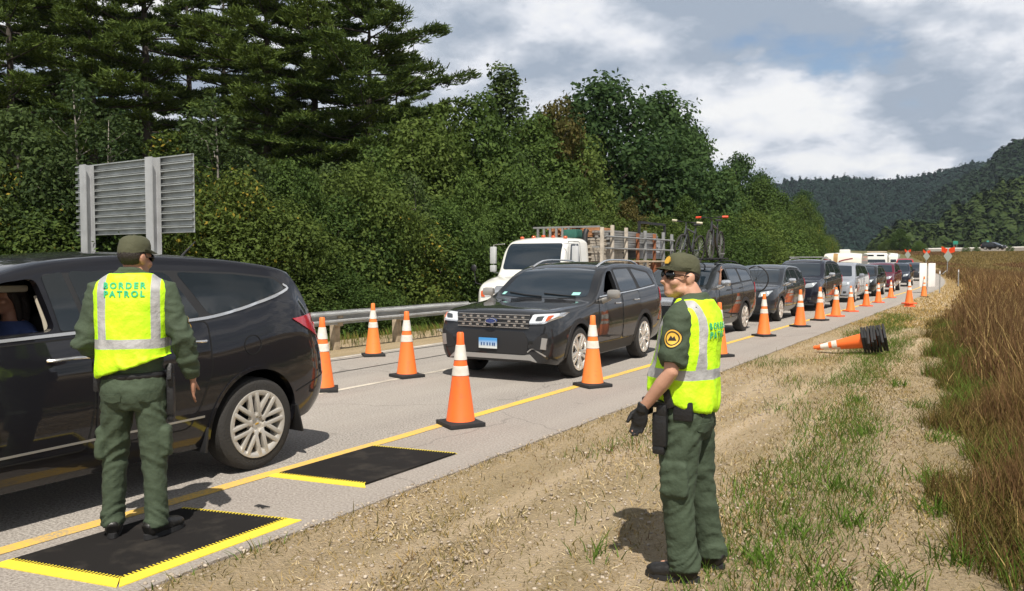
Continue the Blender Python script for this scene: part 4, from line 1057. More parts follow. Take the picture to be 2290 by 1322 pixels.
b1 = bicycle('black mountain bike with orange grips upright on the SUV roof', (-6.08, 18.6, bz), R(4), (.02, .02, .022), mat('grip_orange', (.8, .08, .03), .6))
b2 = bicycle('grey bike with pale bar ends leaning on the SUV roof, left of the orange-gripped one', (-6.72, 18.3, bz-.10), R(-4), (.05, .055, .06), mat('grip_pale', (.6, .55, .4), .6))
b2.rotation_euler.rotate_axis('Y', R(7))
bmm = bmesh.new()
for yy in (18.75, 19.7): add_tube(bmm, [(-7.25, yy, 1.80), (-6.15, yy, 1.80)], [(.03, .018)]*2, 8, ref=Vector((0, 1, 0)))
for xx in (-6.08, -6.72): add_box(bmm, (xx, 19.15, 1.825), (.06, 1.6, .03))
tag(obj('roof_rack', bmm, M_TRIM), 'black roof rack with two bike trays on the dark grey SUV', 'roof rack')
# spare bicycle wheel carried behind the SUV, seen as a black hoop, part of its hitch rack
bmm = bmesh.new(); q = [(-5.62+.32*math.cos(a), 21.75, 1.28+.34*math.sin(a)) for a in np.linspace(0, 2*math.pi, 37)]; add_tube(bmm, q, .018, 8)
for a in np.linspace(0, math.pi, 8)[:-1]: add_tube(bmm, [(-5.62-.32*math.cos(a), 21.75, 1.28-.34*math.sin(a)), (-5.62+.32*math.cos(a), 21.75, 1.28+.34*math.sin(a))], .003, 4)
bmesh.ops.translate(bmm, vec=(-.30+6.70-bend(18.7), -16.7, 0), verts=bmm.verts); obj('rear_hoop', bmm, M_TRIM, c2)
# ------------------------------------------------------------------ white flatbed truck loaded with timber and scaffolding
P_WHITE = car_paint('paint_white', (.72, .71, .66), metal=0, rough=.4)
M_RUST = mat('rusty_steel', (.24, .085, .035), .9, var=.4, vscale=6)
M_LIGHTWOOD = mat('pale_planks', (.50, .44, .36), .9, var=.25, vscale=7)
M_BRICKWOOD = mat('orange_boards', (.42, .20, .09), .9, var=.35, vscale=9)
M_GREENBOX = mat('green_tarp', (.02, .10, .075), .7, var=.3)
TK = thing('flatbed_truck', 'white flatbed truck with timber and scaffold load behind the charcoal SUV', 'truck', (-10.72, 16.9, 0), R(1))
cabsp = dict(L=2.9, hw=1.02, H=2.42, foh=.7, wb=9, rw=.45, paint=P_WHITE, roofw=.86, edge=.14, crown=.05,
  top=[(0, .7), (.04, 1.02), (.2, 1.22), (.7, 1.36), (1.15, 1.44), (1.22, 1.50), (1.50, 2.16), (1.72, 2.34), (2.1, 2.41), (2.6, 2.42), (2.85, 2.38), (2.9, 2.2)],
  bot=[(0, .45), (1.2, .5), (2.9, .55)], belt=[(0, 1.0), (.8, 1.2), (1.3, 1.42), (2.9, 1.44)], nose=(.9, .2, .62, .95), mirror=(1.4, 1.5))
bm = body_mesh(cabsp); me = bpy.data.meshes.new('cab'); bm.to_mesh(me); bm.free(); bv_ = bvh_of(me)
c = bmesh.new(); cc = []
for s in (-1, 1):
    c = bmesh.new(); add_lathe(c, [(.54, s*.72), (.54, s*1.3)], 36, 'x', c=(0, .78, .47)); c.verts.ensure_lookup_table(); c.faces.new(c.verts[:36]); c.faces.new(c.verts[36:][::-1]); bmesh.ops.recalc_face_normals(c, faces=c.faces); cc.append(c)
me = boolean(me, cc); me.materials.clear(); obj('cab', me, P_WHITE, TK, 34)
patch('windshield', rpoly([(-.86, 1.54), (.86, 1.54), (.80, 2.23), (-.80, 2.23)], .10), 'front', bv_, .006, M_GLASSW, TK)
for sd_ in ('left', 'right'):
    patch('side_window', rpoly([(1.62, 1.50), (2.30, 1.50), (2.28, 2.22), (1.84, 2.22)], .07), sd_, bv_, .006, M_GLASS, TK)
    patch('door_seam', strip(rpoly([(1.52, .7), (2.38, .7), (2.36, 2.28), (1.76, 2.28), (1.52, 1.6)], .06), .012), sd_, bv_, .004, M_GAP, TK, .2, skirt=0)
for s in (1, -1):
    patch('headlight', rpoly([(s*.44, .88), (s*.66, .86), (s*.68, 1.04), (s*.46, 1.06)], .03), 'front', bv_, .012, M_LAMP, TK)
    patch('turn_lamp', rpoly([(s*.60, .86), (s*.72, .86), (s*.74, 1.0), (s*.68, 1.02)], .02), 'front', bv_, .016, M_AMBER, TK)
patch('grille', rpoly([(-.36, .74), (.36, .74), (.34, 1.14), (-.34, 1.14)], .05), 'front', bv_, .012, M_CHROME, TK)
obj('bumper', box((0, -.02, .58), (2.0, .22, .28), bev=.06), M_CHROME, TK)
for x in (-.66, -.30, 0, .30, .66):
    bm = bmesh.new(); add_ell(bm, (x, 1.98, 2.425-.05*abs(x)), (.06, .06, .04), sub=2); obj('marker_lamp', bm, M_AMBER, TK)
for s in (1, -1):
    bm = bmesh.new(); add_box(bm, (s*1.24, 1.42, 1.92), (.17, .09, .46), bev=.02); add_box(bm, (s*1.24, 1.42, 1.56), (.17, .09, .18), bev=.02)
    obj('mirror', bm, M_GALV, TK); bm = bmesh.new(); add_tube(bm, [(s*.9, 1.44, 2.22), (s*1.24, 1.44, 2.2), (s*1.24, 1.44, 1.45), (s*.9, 1.44, 1.42)], .016, 8); obj('mirror_bracket', bm, M_CHROME, TK)
    bm = bmesh.new(); add_tube(bm, [(s*.68, .35, 1.1), (s*1.0, .18, 1.2), (s*1.04, .18, 1.5)], .014, 8); add_ell(bm, (s*1.04, .16, 1.58), (.085, .03, .10), sub=2); obj('hood_mirror', bm, M_TRIM, TK)
# exhaust and frame, bed
bm = bmesh.new(); add_tube(bm, [(.72, 3.05, .8), (.72, 3.05, 2.5), (.72, 3.14, 2.62)], .075, 12); obj('exhaust_stack', bm, M_TRIM, TK)
bm = bmesh.new(); add_box(bm, (.35, 3.05, 2.52), (.42, .4, .24), bev=.05); obj('headboard_box', bm, M_GREENBOX, TK)
bm = bmesh.new(); add_box(bm, (0, 6.1, .95), (2.3, 6.0, .16), bev=.02); add_box(bm, (0, 4.5, .7), (.8, 7.6, .24)); obj('bed', bm, M_GALVD, TK)
for ya in (.78, 6.4, 7.6):
    for s in (1, -1):
        sw_ = dict(rw=.47, rim='six', rimmat=P_WHITE); w_ = wheel_meshes(sw_); w_.parent = TK; w_.location = (s*.92, ya, .47); w_.rotation_euler = (0, 0, 0 if s > 0 else math.pi)
# load: stacked plank bundles, stakes with rusty ends, sheets
rl = random.Random(5)
def bundle(name, c, n, m, lab, s=(.14, .045), cat='planks', w=1.8, ln=2.6, grp='bundles of timber on the flatbed truck'):
    bm = bmesh.new(); k = int(w/s[0])
    for j in range(n):
        for i in range(k):
            add_box(bm, (-w/2+(i+.5)*s[0]+rl.uniform(-.012, .012), rl.uniform(-.12, .12), (j+.5)*s[1]), (s[0]*.93, ln*rl.uniform(.93, 1.0), s[1]*.86), Euler((0, 0, rl.uniform(-.01, .01))).to_matrix())
    o = obj(name, bm, m, smooth=20); o.location = TK.location+Vector(c); tag(o, lab, cat, grp); return o
bundle('plank_bundle', (0, 4.2, 1.04), 14, M_TAN, 'lower stack of weathered planks at the front of the truck bed', ln=2.0)
bundle('plank_bundle', (0, 4.3, 1.76), 14, M_LIGHTWOOD, 'pale planks high behind the white cab', ln=2.3)
bundle('board_bundle', (-.15, 4.5, 2.46), 6, M_BRICKWOOD, 'orange-brown boards topping the load behind the cab', (.11, .05), ln=2.0, w=1.2)
bundle('plank_bundle', (.0, 7.4, 1.06), 12, M_RUST, 'rust-coloured timbers low at the rear of the truck bed', (.16, .06), ln=2.8)
bundle('sheet_bundle', (.05, 7.5, 1.84), 12, mat('grey_sheets', (.45, .46, .48), .6, var=.2), 'grey wrapped sheets high at the rear of the truck load', (1.7, .055), w=1.71, ln=2.2)
stk_n = 0
for s in (1, -1):
    for y, h, m in ((3.3, 2.7, M_LIGHTWOOD), (4.0, 2.78, M_LIGHTWOOD), (5.0, 2.74, M_LIGHTWOOD), (5.9, 2.6, M_RUST), (6.5, 2.7, M_GALVD), (7.3, 2.62, M_RUST), (8.1, 2.7, M_GALVD), (8.9, 2.66, M_GALVD)):
        if s < 0 and m is M_LIGHTWOOD: continue
        obj('stake', box((s*1.12, y, (h+.8)/2), (.08, .10, h-.8), bev=.008), m, TK)
bundle('pipe_bundle', (.05, 5.9, 2.16), 7, M_GALVD, 'grey scaffold pipes lying along the middle of the truck load', (.10, .07), 'pipes', ln=3.6)
bundle('plank_bundle', (.35, 6.3, 1.05), 15, M_TAN, 'weathered planks stacked low behind the orange-brown boards', (.15, .05), w=1.2, ln=1.6)
for z in (1.35, 1.75, 2.12, 2.45):
    bm = bmesh.new(); add_tube(bm, [(1.17, 3.4, z), (1.17, 9.0, z)], .028, 8); obj('rack_rail', bm, M_GALVD if z != 1.75 else M_TAN, TK)
for k in range(6): obj('cab_guard_bar', box((-.9+.2*k, 3.3, 2.42), (.06, .05, .62)), M_GALVD, TK)
bm = bmesh.new(); add_box(bm, (0, 3.3, 2.72), (2.1, .06, .05)); add_box(bm, (0, 3.3, 2.16), (2.1, .06, .05)); obj('cab_guard_rail', bm, M_GALVD, TK)
bm = bmesh.new()
for y in (6.0, 8.2): add_box(bm, (1.12, y, 2.78), (.07, .07, .4))
add_box(bm, (1.12, 7.1, 2.95), (.07, 2.25, .07)); obj('load_frame', bm, M_TRIM, TK)
# ------------------------------------------------------------------ tall white vehicles far up the queue
def box_vehicle(name, label, cat, px0, px1, ytop, d, Ln, front, extra):
    a = pd(px0, 585, d); b_ = pd(px1, 585, d); w = (b_-a).length*.98; top = pd((px0+px1)/2, ytop, d).z
    cxy = (a+b_)/2; z0 = terrain(cxy.x, cxy.y)
    rz = R(4); t = thing(name, label, cat, (cxy.x, cxy.y, z0), rz, QG); H = top-z0
    hw = w/2/math.cos(YAW-rz)
    sp = dict(L=Ln, hw=hw, H=H, foh=1, wb=3, rw=.4, paint=front, roofw=.93, edge=.12, crown=.06, top=[(0, H*.5), (.05, H*.8), (.2, H*.93), (.5, H*.985), (1, H), (Ln-.2, H), (Ln, H*.9)], bot=[(0, .4), (Ln, .4)], belt=[(0, H*.5), (Ln, H*.5)], nose=(.5, .15, .86, .97), mirror=(1, 1))
    bm = body_mesh(sp); me = bpy.data.meshes.new('b'); bm.to_mesh(me); bm.free(); bv = bvh_of(me); obj('body', me, front, t, 40)
    extra(t, bv, hw, H, Ln)
    for ya in (1.2, Ln-1.3):
        for s in (1, -1):
            w_ = obj('wheel', lathe([(0, -.14), (.38, -.14), (.4, -.1), (.4, .1), (.38, .14), (0, .14)], 24, 'x'), M_TYRE, t); w_.location = (s*(hw-.1), ya, .4)
    return t
M_CREAM = car_paint('paint_cream', (.74, .70, .60), 0, .45)
def ex_camper(t, bv, hw, H, Ln):
    bm = bmesh.new(); add_box(bm, (.05, 1.6, H+.10), (.75, 1.0, .30), bev=.08); obj('air_conditioner', bm, P_WHITE, t)
    patch('brown_stripe', [(-.42*hw, H*.5), (-.25*hw, H*.5), (-.22*hw, H*.96), (-.45*hw, H*.98)], 'front', bv, .01, mat('brown_decal', (.34, .20, .07), .6), t)
    for s in (-1, 1): patch('red_swoosh', strip(smooth_line([(-.32*hw+s*.15*hw, H*.72), (-.32*hw+s*.4*hw, H*.77), (-.3*hw+s*.8*hw, H*.82)]), .09), 'front', bv, .012, mat('maroon_decal', (.22, .03, .03), .6), t, 0.3)
def ex_motor(t, bv, hw, H, Ln):
    patch('windshield', rpoly([(-.8*hw, H*.50), (.8*hw, H*.50), (.76*hw, H*.66), (-.76*hw, H*.66)], .06), 'front', bv, .01, M_GLASSW, t)
    for s in (-1, 1): patch('upper_window', rpoly([(s*.12*hw, H*.82), (s*.70*hw, H*.82), (s*.70*hw, H*.90), (s*.12*hw, H*.90)], .03), 'front', bv, .01, M_GLASS, t)
    patch('grille', rpoly([(-.5*hw, H*.24), (.5*hw, H*.24), (.5*hw, H*.36), (-.5*hw, H*.36)], .03), 'front', bv, .01, M_TRIM, t)
    bm = bmesh.new(); add_box(bm, (0, 3.0, H+.10), (hw*1.5, 2.0, .18), bev=.05); obj('roof_load', bm, M_TAN, t)
def ex_box(t, bv, hw, H, Ln):
    patch('windshield', rpoly([(-.7*hw, H*.42), (.7*hw, H*.42), (.7*hw, H*.6), (-.7*hw, H*.6)], .05), 'front', bv, .01, M_GLASSW, t)
    patch('amber_decal', rpoly([(-.7*hw, H*.78), (-.3*hw, H*.78), (-.3*hw, H*.84), (-.7*hw, H*.84)], .02), 'front', bv, .01, M_AMBER, t)
box_vehicle('camper', 'cream camper with a roof air conditioner and brown stripe above the queue', 'camper', 1845, 1922, 565, 60, 6.0, M_CREAM, ex_camper)
box_vehicle('motorhome', 'white motorhome with two dark upper windows right of the cream camper', 'motorhome', 1933, 1981, 565, 96, 7.5, P_WHITE, ex_motor)
box_vehicle('box_truck', 'white box truck farthest right in the row of tall white vehicles', 'truck', 1979, 2006, 566, 108, 7, P_WHITE, ex_box)
# ------------------------------------------------------------------ foliage
def leaf_mat(name, a, b_, transl=.40):
    m = mat(name, a, .7, col2=b_, island=True, transl=transl, spec=.12); return m
LM_OAK = leaf_mat('oak_leaves', (.022, .050, .017), (.086, .145, .044))
LM_GREEN = leaf_mat('green_leaves', (.030, .060, .014), (.125, .190, .044))
LM_BRIGHT = leaf_mat('bright_leaves', (.036, .070, .012), (.140, .190, .044))
LM_OLIVE = leaf_mat('olive_leaves', (.034, .058, .012), (.138, .190, .042))
LM_GREY = leaf_mat('greyish_leaves', (.028, .052, .018), (.105, .150, .046))
LM_RUSSET = leaf_mat('russet_leaves', (.040, .046, .014), (.150, .125, .038))
LM_YELLOW = accent(leaf_mat('yellowing_leaves', (.038, .064, .011), (.145, .190, .040)), (.34, .26, .04), .06)
LM_PINE = leaf_mat('pine_needles', (.024, .050, .012), (.150, .205, .042), .25)
M_BARK = mat('bark', (.060, .050, .040), .95, var=.35, vscale=5, bump=.8, bscale=14)
M_BARKL = mat('pale_bark', (.22, .20, .17), .9, var=.3, vscale=7)
def cards(P, Nn, ln, wd, rg, curl=.25):
    """leaf cards: P points, Nn facing direction, sizes arrays; two-triangle folded leaves as quads"""
    n = len(P); r1 = rg.normal(size=(n, 3)); Nn = Nn/np.maximum(1e-6, np.linalg.norm(Nn, axis=1))[:, None]
    T = np.cross(Nn, r1); T /= np.maximum(1e-6, np.linalg.norm(T, axis=1))[:, None]; B = np.cross(Nn, T)
    l = (ln*rg.uniform(.7, 1.3, n))[:, None]; w = (wd*rg.uniform(.7, 1.3, n))[:, None]
    V = np.stack([P-T*l*.5, P+B*w*.5-T*l*.05+Nn*w*curl*.3, P+T*l*.5, P-B*w*.5-T*l*.05+Nn*w*curl*.3], 1).reshape(-1, 3)
    F = np.arange(4*n).reshape(n, 4); return V, F
def limb_tree(name_m, H, seed, lm, crown_lo, blobs, leaf, nleaf, trunk_r, bark, spread, topw=.5):
    """returns (trunk mesh, crown mesh): tapered trunk with limbs that reach each leafy clump"""
    rg = np.random.default_rng(seed); rd = random.Random(seed)
    bm = bmesh.new(); lean = Vector((rd.uniform(-.04, .04), rd.uniform(-.04, .04), 1))
    pts = [Vector((0, 0, -.3))]+[lean*(H*q)+Vector((rd.uniform(-.05, .05)*H*.3, rd.uniform(-.05, .05)*H*.3, 0)) for q in (.2, .4, .6, .8, .93)]
    add_tube(bm, pts, [trunk_r*1.25, trunk_r, trunk_r*.8, trunk_r*.6, trunk_r*.35, trunk_r*.12], 9)
    Ps, Ns = [], []; C = []
    for i in range(blobs):
        q = crown_lo+(1-crown_lo)*((i+.5)/blobs); prof = math.sin(math.pi*min(1, ((q-crown_lo)/(1-crown_lo))**.8*.86+.14))**.7
        if topw < .3: prof = (1-(q-crown_lo)/(1-crown_lo))*.95+.08
        a = i*2.39996+rd.uniform(-.5, .5); rr = spread*prof*(.35+.6*math.sqrt(rd.random())); z = H*q*.97
        c = np.array([rr*math.cos(a), rr*math.sin(a), z]); s = spread*rd.uniform(.26, .46)*(.65+.5*prof); C.append((c, s))
        base = lean*max(.5, z-rr*.7-s*.3); add_tube(bm, [base, (base+Vector(c))/2+Vector((0, 0, -.1*rr)), Vector(c)], [trunk_r*.34, trunk_r*.2, trunk_r*.06], 6)
    vol = sum(s*s for _, s in C)
    for c, s in C:
        n = int(nleaf*s*s/vol); d = rg.normal(size=(n, 3)); d /= np.linalg.norm(d, axis=1)[:, None]
        lump = 1+.34*np.sin(d[:, 0]*5+c[2])*np.sin(d[:, 1]*6+c[0])*np.cos(d[:, 2]*5)
        rad = s*lump*np.clip(rg.normal(.86, .20, n), .15, 1.3); d2 = d*np.array([1, 1, .78])
        p = c+d2*rad[:, None]; p = p[(p[:, 2] > .12)]; d = d[:len(p)]
        Ps.append(p); Ns.append(d[:len(p)]*.7+np.array([0, 0, .55])+rg.normal(size=(len(p), 3))*.55)
    V, F = cards(np.vstack(Ps), np.vstack(Ns), leaf, leaf*.62, rg)
    bmesh.ops.recalc_face_normals(bm, faces=bm.faces); tm = bpy.data.meshes.new('trunk'); bm.to_mesh(tm); bm.free(); tm.materials.append(bark)
    tm.polygons.foreach_set('use_smooth', [True]*len(tm.polygons))
    o = mesh_np('crown', V, F, lm); cm = o.data; bpy.data.objects.remove(o); return tm, cm
def pine_mesh(H, seed, lo, spread, dens, lm=LM_PINE):
    rg = np.random.default_rng(seed); rd = random.Random(seed); bm = bmesh.new()
    add_tube(bm, [(0, 0, -.4), (0, 0, H*.3), (.1, 0, H*.6), (0, .1, H*.98)], [.30, .24, .15, .03], 10)
    Ps, Ds = [], []
    nl = int(dens)
    for i in range(nl):
        q = lo+(1-lo)*(i/nl)**.92; z = H*q; a = i*2.39996+rd.uniform(-.6, .6)
        u = (q-lo)/(1-lo); ln = spread*(.35+.65*math.sin(math.pi*min(1, .25+.75*u))**.8)*rd.uniform(.55, 1.15)*(1 if u < .8 else (1.05-u)*3.8)
        dx, dy = math.cos(a), math.sin(a); p0 = Vector((0, 0, z)); up = rd.uniform(.02, .22)
        pts = [p0, p0+Vector((dx*ln*.5, dy*ln*.5, ln*.02)), p0+Vector((dx*ln, dy*ln, ln*up))]
        add_tube(bm, pts, [.055, .035, .012], 6)
        # side twigs carry flat pads of tufts
        nt = int(38*ln/3)+6
        for k in range(nt):
            t = rd.uniform(.32, 1.05); s = rd.uniform(-1, 1); wv = ln*.30*(1.12-t*.62)
            base = pts[0].lerp(pts[2], t); pz = -.12*math.sin(math.pi*t)*ln*.25
            c = np.array([base.x-dy*s*wv, base.y+dx*s*wv, base.z+pz+.05*rd.random()+.12*(1-abs(s))])
            nn = 17; d = rg.normal(size=(nn, 3)); d[:, 2] = np.abs(d[:, 2])*.75+.12; d[:, 0] += dx*.9-dy*s*.5; d[:, 1] += dy*.9+dx*s*.5
            d /= np.linalg.norm(d, axis=1)[:, None]; Ps.append(np.repeat(c[None], nn, 0)+rg.normal(size=(nn, 3))*np.array([.13, .13, .05])); Ds.append(d)
    P = np.vstack(Ps); D = np.vstack(Ds); n = len(P); S = np.cross(D, rg.normal(size=(n, 3))); S /= np.linalg.norm(S, axis=1)[:, None]
    ln = rg.uniform(.20, .36, n)[:, None]; w = .030
    V = np.stack([P-S*w, P+S*w, P+D*ln+S*w*.5, P+D*ln-S*w*.5], 1).reshape(-1, 3); F = np.arange(4*n).reshape(n, 4)
    bmesh.ops.recalc_face_normals(bm, faces=bm.faces); tm = bpy.data.meshes.new('trunk'); bm.to_mesh(tm); bm.free(); tm.materials.append(M_BARK)
    o = mesh_np('crown', V, F, lm); cm = o.data; bpy.data.objects.remove(o); return tm, cm
# kinds: (trunk mesh, crown mesh, reference height)
KIND = {}
def kind(k, name, cat, H, desc, *a, **kw): KIND[k] = (limb_tree(k, H, *a, **kw), H, name, cat, desc)
kind('oak', 'oak_tree', 'tree', 11, 'dark green round-crowned tree', 21, LM_OAK, .22, 30, .30, 15000, .22, M_BARK, 3.9)
kind('oak2', 'oak_tree', 'tree', 11, 'dark green broad tree', 22, LM_OAK, .18, 26, .30, 14000, .22, M_BARK, 3.4)
kind('maple', 'maple_tree', 'tree', 9, 'bright green leafy tree', 23, LM_BRIGHT, .12, 24, .24, 12000, .16, M_BARK, 3.0)
kind('ash', 'leafy_tree', 'tree', 9, 'mid green leafy tree', 24, LM_GREEN, .10, 24, .24, 12000, .15, M_BARK, 2.7)
kind('grey', 'leafy_tree', 'tree', 8, 'greyish green loose tree', 25, LM_GREY, .12, 22, .20, 10500, .12, M_BARKL, 2.3)
kind('birch', 'birch_sapling', 'tree', 8.5, 'thin airy sapling', 26, LM_GREY, .30, 22, .15, 3800, .07, M_BARKL, 1.5)
kind('yellow', 'birch_sapling', 'tree', 6, 'yellow-green sapling', 27, LM_YELLOW, .2, 16, .14, 4200, .06, M_BARKL, 1.2)
kind('russet', 'leafy_tree', 'tree', 8, 'russet-tinged tree', 28, LM_RUSSET, .2, 20, .20, 8500, .12, M_BARK, 2.0)
kind('bush', 'bush', 'bush', 4.2, 'dense olive bush', 29, LM_OLIVE, .04, 22, .125, 15000, .06, M_BARK, 2.2)
kind('bush2', 'bush', 'bush', 4.2, 'dense green bush', 30, LM_GREEN, .03, 22, .125, 15000, .06, M_BARK, 2.2)
kind('bush3', 'bush', 'bush', 4.2, 'bush with yellowing leaves', 31, LM_YELLOW, .05, 20, .12, 12000, .06, M_BARK, 2.0)
kind('conifer', 'spire_tree', 'tree', 11, 'narrow pointed conifer', 32, LM_GREY, .25, 40, .20, 9000, .16, M_BARK, 1.9, topw=.2)
KIND['pine'] = (pine_mesh(19, 41, .22, 4.6, 60), 19, 'white_pine', 'tree', 'tall dark pine with level branches')
KIND['pine2'] = (pine_mesh(19, 42, .36, 3.8, 46), 19, 'white_pine', 'tree', 'tall bare-trunked pine')
KIND['pine3'] = (pine_mesh(17, 43, .12, 5.3, 76), 17, 'white_pine', 'tree', 'broad dark pine with tiered branches')
def where(px):
    for lim, w in ((-40, 'beyond the left edge of the photo'), (60, 'at the left edge of the photo'), (150, 'just left of the aluminium sign'), (250, "behind the sign's left post"), (350, 'behind the middle of the sign'), (430, "behind the sign's right post"), (500, 'just right of the sign'), (575, 'above the dark crossover rear window'), (650, 'above the dark crossover tail'), (725, "above the guardrail's nearest visible end"), (800, 'above the guardrail left of its far cone'), (880, 'above the cone nearest the guardrail'), (950, 'above the cone on the white line'), (1020, 'above the far end of the guardrail'), (1090, 'left of the white truck cab'), (1160, "above the truck's left mirror"), (1230, 'above the truck windscreen'), (1300, 'above the truck cab door'), (1370, 'above the timber load'), (1440, 'above the rear of the truck load'), (1500, 'above the head of the standing officer'), (1560, 'above the pale-gripped bicycle'), (1630, 'above the orange-gripped bicycle'), (1700, 'above the slate SUV'), (1770, 'above the gap before the navy SUV'), (1830, 'above the navy SUV'), (1880, 'above the cream camper'), (1930, 'where the wood ends by the camper'), (9999, 'beyond the end of the wood')):
        if px < lim: return w
seen = {}
protos = {}
def plant(k, px, d, ytop, layer, wsc=1.0, rz=None):
    (tm, cm), H, name, cat, desc = KIND[k]
    X, Y = colx(px, d); z = terrain(X, Y); top = pd(px, ytop, d).z
    s = (top-z)/H
    lab = f'{desc} {where(px)}'
    if lab in seen:
        lab = f'{desc} in the {layer} {where(px)}'
    seen[lab] = 1
    rz = rr_.uniform(0, 6.28) if rz is None else rz
    grp = 'trees and bushes of the roadside wood'
    if k not in protos:
        t = thing(name, lab, cat, (X, Y, z), rz, grp)
        a = bpy.data.objects.new('trunk', tm); link(a, t); b_ = bpy.data.objects.new('crown', cm); link(b_, t); protos[k] = t; kids_of[t.name] = [a, b_]
    else: t = dup(protos[k], (X, Y, z), rz, lab)
    t.scale = (s*wsc, s*wsc, s); t['label'] = lab
    return t
def fd(px, x0):                  # depth at which a column meets the line X = x0 (following the bend)
    u = (px-1145)/FPX; d = 20
    for _ in range(30):
        Y = d*(u*CRIGHT.y+.849); xx = x0+bend(max(0, Y)); d = min(170, max(20.5, xx/(u*CRIGHT.x-.5284)))
    return d
# front row of bushes
front = [(-60, 430, 'bush3', 1.1), (20, 375, 'bush3', .9), (105, 440, 'bush2', 1.1), (190, 465, 'bush', 1.1), (290, 470, 'bush2', 1.2), (405, 375, 'bush3', .8), (475, 470, 'bush', 1.2), (545, 395, 'bush3', .8), (615, 455, 'bush', 1.0), (685, 380, 'ash', .6), (750, 450, 'bush2', 1.0), (800, 375, 'bush', .8), (865, 465, 'bush3', 1.1), (925, 385, 'grey', .7), (985, 455, 'bush2', 1.0), (1045, 385, 'ash', .6), (1110, 470, 'bush2', 1.1), (1170, 385, 'bush2', .8), (1230, 450, 'bush', 1.0), (1300, 400, 'ash', .6), (1360, 480, 'bush', 1.1), (1405, 440, 'russet', .8), (1470, 490, 'bush', 1.1), (1530, 440, 'ash', .7), (1575, 490, 'bush2', 1.2), (1610, 482, 'bush2', 1.2), (1665, 480, 'bush', 1.2), (1715, 485, 'bush2', 1.3), (1760, 487, 'bush', .9), (1795, 500, 'bush2', .8), (1825, 512, 'bush3', .75), (1850, 528, 'bush', .7)]
for px, y, k, w in front: plant(k, px, fd(px, -16.2), y, 'front row', w)
for px, y, k in ((740, 610, 'bush2'), (860, 645, 'bush2'), (960, 660, 'bush'), (640, 590, 'bush'), (790, 640, 'bush2')): plant(k, px, fd(px, -14.6), y, 'low fringe', 1.5)
# second row
mid = [(40, 240, 'grey', .9), (180, 150, 'birch', 1.0), (265, 235, 'birch', 1.1), (375, 290, 'yellow', 1.1), (470, 205, 'birch', 1.2), (545, 330, 'grey', .9), (640, 360, 'ash', .8), (735, 365, 'grey', .9), (850, 330, 'ash', .9), (925, 262, 'maple', .9), (1000, 235, 'maple', .85), (1075, 215, 'ash', .85), (1200, 262, 'ash', .9), (1262, 268, 'maple', .75), (1150, 330, 'grey', .95), (1060, 330, 'maple', .9), (960, 345, 'ash', .9), (1330, 380, 'ash', .8), (1430, 400, 'russet', .9), (1235, 222, 'russet', .8), (1545, 400, 'ash', .8), (1620, 380, 'ash', .8), (1700, 402, 'ash', .8), (1742, 430, 'ash', .9), (1790, 436, 'maple', .8), (1825, 478, 'ash', .7)]
for px, y, k, w in mid: plant(k, px, fd(px, -19.5), y, 'second row', w)
# tall trees behind
for px, y, k, w, x0 in ((1130, 150, 'conifer', 1.2, -25), (1345, 178, 'oak', 1.0, -22), (1478, 216, 'oak2', .95, -22), (1420, 330, 'oak', .9, -21), (1548, 290, 'oak2', .7, -22), (1650, 348, 'oak2', .75, -22), (1275, 215, 'russet', .8, -24), (1210, 255, 'oak', .8, -26), (1700, 385, 'oak', .6, -22), (1795, 428, 'oak2', .9, -21)):
    plant(k, px, fd(px, x0), y, 'back row', w)
# pines at the left, then the deep wood behind them
for px, d, y, k, w in ((30, 33, -190, 'pine', 1.0), (130, 39, -120, 'pine2', 1.0), (215, 34, -160, 'pine', .95), (335, 35, -200, 'pine2', 1.1), (430, 42, -90, 'pine2', 1.0), (505, 44, -60, 'pine2', 1.0), (600, 36, -140, 'pine', 1.0), (705, 37, -110, 'pine3', .95), (826, 36, -26, 'pine3', 1.10), (-80, 34, -100, 'pine', 1.0), (150, 52, 20, 'pine2', 1.0), (890, 46, 110, 'pine', .8)):
    plant(k, px, d, y, 'pine stand', w)
for px, d, y, k in ((-30, 50, 200, 'oak'), (90, 58, 250, 'oak2'), (230, 56, 230, 'oak'), (330, 62, 300, 'oak2'), (455, 60, 290, 'oak'), (570, 62, 270, 'oak2'), (690, 56, 260, 'oak'), (800, 58, 300, 'oak2'), (930, 60, 320, 'oak'), (1040, 62, 330, 'oak2')):
    plant(k, px, d, y, 'deep wood', 1.5)
# lone round trees beyond the queue and shrubs on the bank
for px, d, y, k, lab in ((2012, 170, 512, 'ash', 'round green tree standing alone beyond the white vehicles'), (2055, 165, 540, 'bush2', 'low green tree right of the lone round tree'), (1985, 176, 535, 'bush', 'small tree left of the lone round tree, above the white box truck')):
    t = plant(k, px, d, y, 'bank', 1.2); t['label'] = lab
for px, py, d, k, lab in ((2160, 585, 150, 'bush2', 'small green shrub on the golden bank, leftmost of three'), (2183, 580, 156, 'bush2', 'small green shrub on the golden bank, middle of three'), (2258, 590, 150, 'bush2', 'small green shrub on the golden bank near the right edge')):
    t = plant(k, px, d, py, 'bank', 1.2); z = terrain(t.location.x, t.location.y); t.scale = (.32, .32, .30); t['label'] = lab
